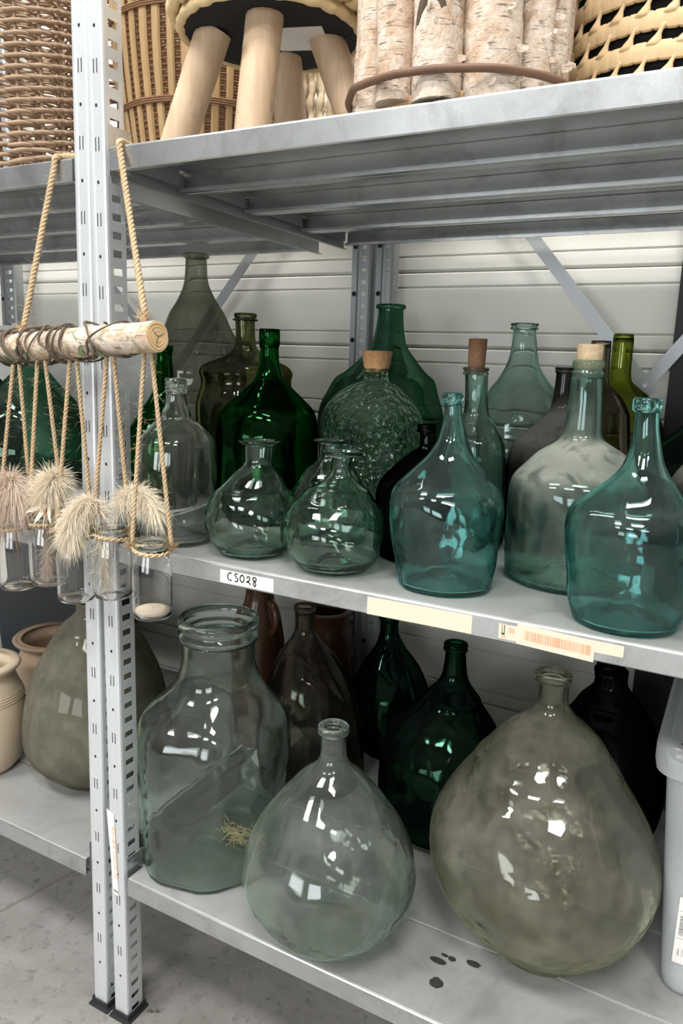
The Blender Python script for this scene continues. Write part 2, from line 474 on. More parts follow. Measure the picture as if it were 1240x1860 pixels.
GL = {
    'clear':      glass('clear glass', (0.93, 0.965, 0.94), 0.03, 0.05, wave=0.2),
    'jar_clear':  glass('thin clear glass', (0.985, 0.985, 0.98), 0.0, 0.0, wave=0.08),
    'big_jar':    glass('greenish clear glass', (0.90, 0.965, 0.93), 0.05, 0.03, wave=0.4),
    'pear':       glass('pale green glass', (0.84, 0.945, 0.89), 0.0, 0.0, wave=0.55, wave_scale=10, ripple=0.4),
    'teal':       glass('teal glass', (0.60, 0.89, 0.87), 0.04, 0.03, wave=0.45, wave_scale=13, ripple=0.7),
    'teal_dust':  glass('dusty teal glass', (0.56, 0.80, 0.75), 0.14, 0.75, (0.56, 0.55, 0.48), wave=0.25, streak=0.08),
    'teal_pale':  glass('pale teal glass', (0.72, 0.85, 0.82), 0.08, 0.25, (0.42, 0.45, 0.40), wave=0.4),
    'ribbed':     glass('ribbed teal glass', (0.68, 0.84, 0.80), 0.03, 0.06, wave=0.4, wave_scale=20),
    'hammered':   glass('hammered green glass', (0.66, 0.84, 0.74), 0.10, 0.10, (0.34, 0.46, 0.36), hammered=True),
    'green':      glass('dark green glass', (0.05, 0.35, 0.09), 0.0, 0.0, wave=0.3),
    'green_mid':  glass('mid green glass', (0.28, 0.52, 0.39), 0.14, 0.14, (0.20, 0.26, 0.21), wave=0.3),
    'green_black': glass('black green glass', (0.05, 0.22, 0.13), 0.02, 0.05, (0.16, 0.2, 0.16), wave=0.35),
    'olive_grey': glass('grey olive glass', (0.66, 0.68, 0.60), 0.28, 0.25, (0.24, 0.24, 0.20), wave=0.15, even=0.6),
    'olive_brown': glass('olive brown glass', (0.45, 0.47, 0.30), 0.06, 0.2, (0.26, 0.25, 0.20), wave=0.2),
    'olive_green': glass('olive green glass', (0.50, 0.55, 0.16), 0.02, 0.08, (0.35, 0.35, 0.25), wave=0.15),
    'smoke':      glass('smoky dark glass', (0.20, 0.21, 0.20), 0.04, 0.7, (0.40, 0.38, 0.34), wave=0.2),
    'black':      glass('black glass', (0.05, 0.07, 0.06), 0.0, 0.0, wave=0.2),
    'demijohn':   glass('dusty clear glass', (0.91, 0.96, 0.93), 0.09, 0.05, (0.62, 0.64, 0.59), wave=0.42, wave_scale=8, streak=0.05, ripple=0.7),
    'demijohn_beige': glass('dusty beige glass', (0.88, 0.89, 0.80), 0.20, 0.20, (0.52, 0.50, 0.42), wave=0.5, wave_scale=8, streak=0.04, even=0.1, ripple=0.8),
    'grey_brown': glass('grey brown glass', (0.55, 0.51, 0.44), 0.08, 0.2, (0.22, 0.20, 0.16), wave=0.25),
    'dust_big':   glass('heavily dusted olive glass', (0.45, 0.45, 0.35), 0.62, 0.25, (0.34, 0.32, 0.25), wave=0.15, streak=0.1, even=0.6),
}

# ------------------------------------------------------------------ the setting
Z1, Z2, Z3 = 0.288, 0.8656, 1.432
fl = structure(MB().box(-4.6, 4.6, -6.75, 0.86, -0.12, 0.0).build('floor', MAT['concrete']), 'grey worn concrete floor')
groove = MB()
g0, g1 = Vector((-0.47, -0.19, 0.0004)), Vector((-0.29, 0.72, 0.0004))
gd = (g1 - g0).normalized(); gn = Vector((-gd.y, gd.x, 0))
groove.obox((g0 + g1) / 2, gd * (g1 - g0).length / 2, gn * 0.0035, (0, 0, 0.0004))
groove.build('expansion_joint', simple('dark joint filler', (0.20, 0.19, 0.175), 0.9, vary=0.4, scale=90), fl)

wall = empty('wall_back', (0, 0.80, 0))
structure(wall, 'off white wall of horizontal metal siding behind the shelving')
P = 0.163
z = 1.353 - 8 * P
k = 0
while z < 2.6:
    prof = [(0.007, 0.0), (0.001, 0.0035), (0.0, 0.006), (0.0, 0.030), (0.004, 0.0325), (0.0045, 0.0335), (0.0, 0.036), (0.0, P - 0.036), (0.004, P - 0.0335), (0.0045, P - 0.0325), (0.0, P - 0.030), (0.0, P - 0.0045), (0.001, P - 0.003), (0.007, P - 0.0008)]
    pr = [(a - 0.009, b + z) for a, b in prof] + [(0.03, P - 0.0008 + z), (0.03, z)]
    MB().prism(pr, 'x', -4.5, 4.5).build('siding_panel', MAT['wall'], wall)
    z += P
bw = structure(MB().box(-4.5, 4.5, 0.832, 0.86, 0, CEIL).build('wall_core', MAT['wall']), 'wall behind the siding')
bw.parent = wall
bw.location = (0, -0.80, 0)
for o in list(wall.children):
    o['kind'] = 'structure'

structure(MB().box(-4.6, 4.6, -6.75, -6.6, 0, CEIL).build('wall_front', MAT['hall_wall']), 'grey hall wall across the aisle')
structure(MB().box(-4.6, -4.5, -6.6, 0.86, 0, CEIL).build('wall_left', MAT['hall_wall']), 'grey hall wall at the left')
structure(MB().box(4.5, 4.6, -6.6, 0.86, 0, CEIL).build('wall_right', MAT['hall_wall']), 'grey hall wall at the right')
structure(MB().box(-4.6, 4.6, -6.75, 0.86, CEIL, CEIL + 0.1).build('ceiling', MAT['hall_ceiling']), 'pale hall ceiling')

for wi, wx in enumerate((-1.5, 1.5)):  # frames added round the area lights of the assumed, unseen windows
    w_ = MB()
    for a0, a1, b0, b1 in ((-1.06, -1.0, 0.64, 2.06), (1.0, 1.06, 0.64, 2.06), (-1.0, 1.0, 0.64, 0.70), (-1.0, 1.0, 2.00, 2.06)):
        w_.box(wx + a0, wx + a1, -6.6, -6.53, b0, b1)
    structure(w_.build('assumed_window_%d' % (wi + 1), MAT['board_pale']), 'added frame for one of two assumed windows in the far hall wall')

colm = empty('steel_column', (0.79, 0.775, 0))
tag(colm, 'black steel column standing against the white siding at the right', 'column')
MB().box(-0.105, 0.105, -0.016, -0.006, 0, CEIL).build('flange', MAT['column'], colm)
MB().box(-0.006, 0.006, -0.006, 0.012, 0, CEIL).build('web', MAT['column'], colm)

# ------------------------------------------------------------------ shelving units
POST_H = 2.06
def front_post(parent, x0, x1, ztop_mark, lean=0.0):
    p = MB()
    w = x1 - x0
    face = [(x0, 0.036), (x0, 0.0035), (x0 + 0.001, 0.001), (x0 + 0.0035, 0.0), (x0 + 0.007, 0.0), (x0 + 0.0085, 0.0011),
            (x1 - 0.0085, 0.0011), (x1 - 0.007, 0.0), (x1 - 0.0035, 0.0), (x1 - 0.001, 0.001), (x1, 0.0035), (x1, 0.010)]
    p.strip(face, 'z', 0.004, POST_H, 0.0014)
    p.box(x1 - 0.0007, x1 + 0.0007, 0.028, 0.036, 0.004, POST_H)
    zz = 0.012
    while zz < POST_H - 0.03:
        p.box(x1 - 0.0007, x1 + 0.0007, 0.010, 0.028, zz + 0.010, zz + 0.025)
        zz += 0.025
    p.box(x1 - 0.0007, x1 + 0.0007, 0.010, 0.028, 0.004, 0.012)
    post = p.build('post', MAT['steel_post'], parent)
    m = MB()
    xc = (x0 + x1) / 2
    n = 0
    zc = ztop_mark + 0.5
    while zc > 0.06:
        if zc < POST_H - 0.03:
            for s in (-1, 1):
                m.box(xc + s * 0.003 - 0.0007, xc + s * 0.003 + 0.0007, 0.0001, 0.0009, zc - 0.009, zc + 0.009)
            cz = zc - 0.05
            ring = [(xc + 0.0021 * math.cos(a), 0.0001, cz + 0.0026 * math.sin(a)) for a in [2 * PI * i / 10 for i in range(10)]]
            m.add(ring + [(q[0], 0.0009, q[2]) for q in ring], [tuple(range(10))[::-1]] + [(i, (i + 1) % 10, 10 + (i + 1) % 10, 10 + i) for i in range(10)])
        zc -= 0.1
    marks = m.build('perforations', MAT['slot'], post)
    marks['kind'] = 'stuff'
    post.rotation_euler = (0, lean, 0)
    f = MB()
    f.prism([(x0 - 0.006, -0.008), (x1 + 0.008, -0.008), (x1 + 0.008, 0.044), (x0 - 0.006, 0.044)], 'z', 0.0, 0.004)
    f.strip([(x0 - 0.0025, 0.03), (x0 - 0.0025, -0.002), (x1 + 0.003, -0.002), (x1 + 0.003, 0.042)], 'z', 0.004, 0.014, 0.002)
    f.build('foot', MAT['black_plastic'], parent)
    return post

def rear_post(parent, x0, x1, y):
    p = MB()
    face = [(x0, y + 0.03), (x0, y), (x0 + 0.012, y), (x0 + 0.014, y + 0.004), (x0 + 0.018, y + 0.004), (x0 + 0.020, y + 0.0), (x0 + 0.024, y)]
    p.strip(face, 'z', 0.0, POST_H, 0.0014)
    p.strip([(x1 - 0.010, y), (x1 - 0.004, y), (x1, y + 0.003), (x1, y + 0.03)], 'z', 0.0, POST_H, 0.0014)
    zz = 0.02
    while zz < POST_H - 0.03:
        p.box(x0 + 0.024, x1 - 0.010, y, y + 0.0014, zz + 0.009, zz + 0.025)
        zz += 0.025
    post = p.build('post', MAT['steel_dark'], parent)
    m = MB()
    zc = 1.40
    while zc > 0.05:
        xc = x0 + 0.007
        ring = [(xc + 0.0055 * math.cos(a), y - 0.0012, zc + 0.0055 * math.sin(a)) for a in [2 * PI * i / 12 for i in range(12)]]
        m.add(ring + [(q[0], y, q[2]) for q in ring], [tuple(range(12))[::-1]] + [(i, (i + 1) % 12, 12 + (i + 1) % 12, 12 + i) for i in range(12)])
        zc -= 0.1
    m.build('perforations', MAT['slot'], post)['kind'] = 'stuff'
    return post

JOINTS = [0.0, 0.158, 0.33, 0.52, 0.70]
def shelf(parent, x0, x1, z, h, mat=None):
    s = empty('shelf', (0, 0, 0), 0, parent)
    mat = mat or MAT['steel_shelf']
    for k in range(4):
        ya, yb = JOINTS[k] + (0.0006 if k else 0), JOINTS[k + 1] - 0.0006
        poly = [(ya + 0.012, z - h + 0.005), (ya + 0.012, z - h), (ya + 0.001, z - h), (ya, z - h + 0.001), (ya, z - 0.0025), (ya + 0.0008, z - 0.0008), (ya + 0.0025, z),
                (yb - 0.0015, z), (yb, z - 0.0015), (yb, z - h + 0.001), (yb - 0.001, z - h), (yb - 0.012, z - h), (yb - 0.012, z - h + 0.005)]
        poly = [(a, b - 0.0006) for a, b in poly]
        MB().strip(poly, 'x', x0, x1, 0.0012).build('shelf_panel', mat, s)
        # folded end of the panel
        MB().box(x0 + 0.0006, x0 + 0.002, ya + 0.014, yb - 0.014, z - h * 0.75, z - 0.0014).build('end_flap', MAT['steel_dark'], s)
    for xa in (x0 - 0.010, x1 + 0.001):
        b = MB()
        b.strip([(xa + 0.009, z - 0.0375), (xa, z - 0.0375), (xa, z - 0.004), (xa + 0.0085, z - 0.004)], 'y', 0.040, 0.70, 0.0014)
        b.build('side_beam', MAT['steel_dark'], s)
        c = MB().box(xa + 0.0012, xa + 0.003, 0.006, 0.046, z - 0.036, z + 0.030)
        c.box(xa + 0.003, xa + 0.0036, 0.016, 0.024, z + 0.006, z + 0.022)
        c.build('hook_bracket', MAT['steel_shelf'], s)
    return s

def brace(parent, a, b, y, w=0.012):
    a, b = Vector((a[0], y, a[1])), Vector((b[0], y, b[1]))
    d = (b - a).normalized()
    n = Vector((-d.z, 0, d.x))
    return MB().obox((a + b) / 2, d * (b - a).length / 2, n * w, (0, 0.0012, 0)).build('cross_brace', MAT['steel_dark'], parent)

rackR = empty('shelving_unit')
tag(rackR, 'galvanised steel shelving unit holding the teal bottles and the three large clear jars', 'shelf')
front_post(rackR, -0.0305, -0.0005, 1.537)
front_post(rackR, 1.256, 1.286, 1.537)
rear_post(rackR, 0.019, 0.064, 0.706)
rear_post(rackR, 0.078, 0.117, 0.706)
rear_post(rackR, 1.21, 1.25, 0.706)
sR1 = shelf(rackR, 0.0085, 1.244, Z1, 0.033)
sR2 = shelf(rackR, 0.0085, 1.244, Z2, 0.028)
sR3 = shelf(rackR, 0.0085, 1.244, Z3, 0.0305)
brace(rackR, (0.14, 1.718), (0.66, 1.110), 0.742)
brace(rackR, (0.632, 1.108), (1.10, 1.74), 0.739)
rv = MB().lathe([(0.0, -0.002), (0.004, -0.002), (0.004, 0.002)], (0, 0, 0), 12)
rvo = rv.build('rivet', MAT['steel_post'], rackR)
rvo.location = (0.646, 0.7355, 1.126); rvo.rotation_euler = (PI / 2, 0, 0)

rackL = empty('shelving_unit')
tag(rackL, 'galvanised steel shelving unit holding the wicker baskets and stoneware pots on the left', 'shelf')
front_post(rackL, -0.0805, -0.0505, 1.541, 0.0135)
rear_post(rackL, -1.145, -1.085, 0.706)
front_post(rackL, -1.30, -1.27, 1.537)
sL1 = shelf(rackL, -1.26, -0.090, Z1, 0.033)
sL2 = shelf(rackL, -1.26, -0.090, Z2, 0.028)
sL3 = shelf(rackL, -1.26, -0.066, 1.424, 0.0305)
brace(rackL, (-0.20, 1.49), (-0.545, 1.09), 0.742)
brace(rackL, (-0.90, 1.50), (-0.515, 1.105), 0.739)

# paper labels on the shelf edges: parts of the shelf they are stuck to
def sticker(parent, name, x0, z0, x1, z1, dz, mat, y=-0.0010, th=0.0003):
    # (x0,z0) lower left, (x1,z1) upper right, dz: drop of the right end
    v = [(x0, y, z0), (x1, y, z0 - dz), (x1, y, z1 - dz), (x0, y, z1)]
    v += [(a, y + th, c) for a, b, c in v]
    return MB().add(v, [(0, 1, 2, 3), (7, 6, 5, 4), (0, 4, 5, 1), (1, 5, 6, 2), (2, 6, 7, 3), (3, 7, 4, 0)]).build(name, mat, parent)

def stroke(mb, pts, w, y, sub=6):
    pts = catmull(pts, sub)
    L, R = [], []
    for i, p in enumerate(pts):
        a, b = Vector(pts[max(i - 1, 0)]), Vector(pts[min(i + 1, len(pts) - 1)])
        t = (b - a).normalized() if (b - a).length else Vector((1, 0))
        n = Vector((-t.y, t.x)) * w / 2
        L.append((p[0] + n.x, y, p[1] + n.y)); R.append((p[0] - n.x, y, p[1] - n.y))
    m = len(pts)
    mb.add(L + R, [(i, m + i, m + i + 1, i + 1) for i in range(m - 1)])

sticker(sR2, 'shelf_label', 0.2005, 0.8395, 0.2905, 0.8580, 0.0, MAT['paper'])['label'] = 'white paper label with handwritten code CS028'
hw = MB()
S = 0.00092
def G(dx, pts): stroke(hw, [(0.2135 + dx + a * S, 0.8435 + b * S) for a, b in pts], 0.0019, -0.0012)
G(0.0, [(8, 12.2), (5, 13.2), (1.5, 10.5), (0.2, 6.5), (1.5, 3.0), (5, 1.2), (8, 1.8)])
G(0.0112, [(7, 12.4), (4, 13.4), (1.5, 11.2), (4, 8.2), (7, 5.2), (6.2, 2.2), (1.5, 0.6)])
G(0.0210, [(4.5, 13), (1.2, 10), (0.8, 5.5), (3.5, 2), (7, 4), (8, 8.5), (6.5, 12), (4.5, 13), (2.6, 12)])
G(0.0318, [(1.5, 9.5), (2.8, 12.2), (6, 12.0), (6.3, 8.5), (3.5, 4.5), (1.0, 3.5), (3, 4.6), (6, 2.5), (8, 0.2)])
G(0.0420, [(4.5, 7.2), (1.2, 9.0), (2.2, 12.6), (6, 12.6), (7.2, 9.2), (3.6, 6.2), (2.4, 2.8), (4.0, -0.6), (6.3, 0.8), (6.2, 4.4), (4.5, 7.2)])
hw.build('handwriting', MAT['ink'], sR2)['label'] = 'black handwritten code CS028'

sticker(sR2, 'shelf_label', 0.433, 0.8372, 0.5715, 0.8600, -0.0015, MAT['paper_cream'])['label'] = 'faded blank cream paper strip'
sticker(sR2, 'shelf_label', 0.604, 0.8408, 0.640, 0.8585, 0.0, MAT['paper_cream'], -0.0009)['label'] = 'small price sticker ending in 00'
sticker(sR2, 'shelf_label', 0.6255, 0.8385, 0.712, 0.8632, 0.0035, MAT['paper_cream'], -0.0013)['label'] = 'cream sticker with a long faded barcode'
sticker(sR2, 'shelf_label', 0.700, 0.8470, 0.742, 0.8600, 0.0, MAT['paper_cream'], -0.0010)['label'] = 'blank cream sticker beside the barcode'
bc = MB()
x = 0.6345
rb = random.Random(3)
while x < 0.7085:
    w = rb.choice([0.0004, 0.0006, 0.0009, 0.0013])
    d = (x - 0.6345) / 0.074 * 0.0028
    bc.box(x, x + w, -0.0016, -0.0014, 0.8450 - d, 0.8560 - d)
    x += w + rb.choice([0.0005, 0.0008, 0.0012])
bc.build('barcode', MAT['faded_ink'], sR2)

def text(parent, body, loc, size, mat, name='printed_text', rot=(PI / 2, 0, 0), sx=1.0):
    cu = bpy.data.curves.new(name, 'FONT')
    cu.body = body
    cu.size = size
    cu.extrude = 0.00005
    cu.materials.append(mat)
    o = bpy.data.objects.new(name, cu)
    COL.objects.link(o)
    o.location = loc
    o.rotation_euler = rot
    o.scale = (sx, 1, 1)
    dg = bpy.context.evaluated_depsgraph_get()
    me = bpy.data.meshes.new_from_object(o.evaluated_get(dg))
    bpy.data.objects.remove(o)
    o = bpy.data.objects.new(name, me)
    COL.objects.link(o)
    o.location = loc
    o.rotation_euler = rot
    o.scale = (sx, 1, 1)
    o.parent = parent
    return o
text(sR2, '.00', (0.6140, -0.0012, 0.8500), 0.0085, MAT['faded_ink'], sx=0.9)
text(sR2, '23', (0.6075, -0.0012, 0.8425), 0.0052, MAT['faded_ink'])
pm = MB()
for a, b in ((0.6078, 0.6084), (0.6104, 0.6112)): pm.box(a, b, -0.0012, -0.0010, 0.8463, 0.8580)
pm.box(0.6078, 0.6112, -0.0012, -0.0010, 0.8463, 0.8480)
pm.build('printed_mark', MAT['ink'], sR2)

# barcode sticker on the post of the right unit
v = [(-0.0355, -0.0008, 0.404), (-0.0195, -0.0008, 0.398), (-0.0135, -0.0008, 0.2445), (-0.0245, -0.0008, 0.2485)]
v += [(a, b + 0.0004, c) for a, b, c in v]
MB().add(v, [(0, 3, 2, 1), (4, 5, 6, 7), (0, 1, 5, 4), (1, 2, 6, 5), (2, 3, 7, 6), (3, 0, 4, 7)]).build('post_label', MAT['paper'], rackR)['label'] = 'tall white barcode sticker on the post'
pb = MB()
zz = 0.375
while zz > 0.275:
    h = rb.choice([0.0005, 0.0009, 0.0014])
    t = (0.404 - zz) / 0.156
    pb.obox((-0.0220 + t * 0.0055, -0.0010, zz), (0.0042, 0, -0.0006), (0, 0.0001, 0), (0, 0, h / 2))
    zz -= h + rb.choice([0.0012, 0.002, 0.0032])
pb.build('barcode', MAT['faded_ink'], rackR)
MB().obox((-0.0190, -0.0010, 0.2535), (0.0043, 0, -0.0014), (0, 0.0001, 0), (0, 0, 0.0012)).build('printed_mark', MAT['ink'], rackR)

# dried drip marks on the lowest shelf
for cx, cy, rx, ry in ((0.524, 0.101, 0.013, 0.006), (0.541, 0.115, 0.006, 0.005), (0.572, 0.122, 0.011, 0.006), (0.537, 0.062, 0.010, 0.010), (0.529, 0.116, 0.006, 0.003)):
    st = MB()
    ring = [(cx + rx * (1 + 0.25 * noise.noise(Vector((cx * 90, i, 0)))) * math.cos(2 * PI * i / 16), cy + ry * (1 + 0.3 * noise.noise(Vector((i, cy * 90, 1)))) * math.sin(2 * PI * i / 16)) for i in range(16)]
    st.prism(ring, 'z', Z1 + 0.0001, Z1 + 0.0003)
    st.build('drip_stain', MAT['stain'], sR1)

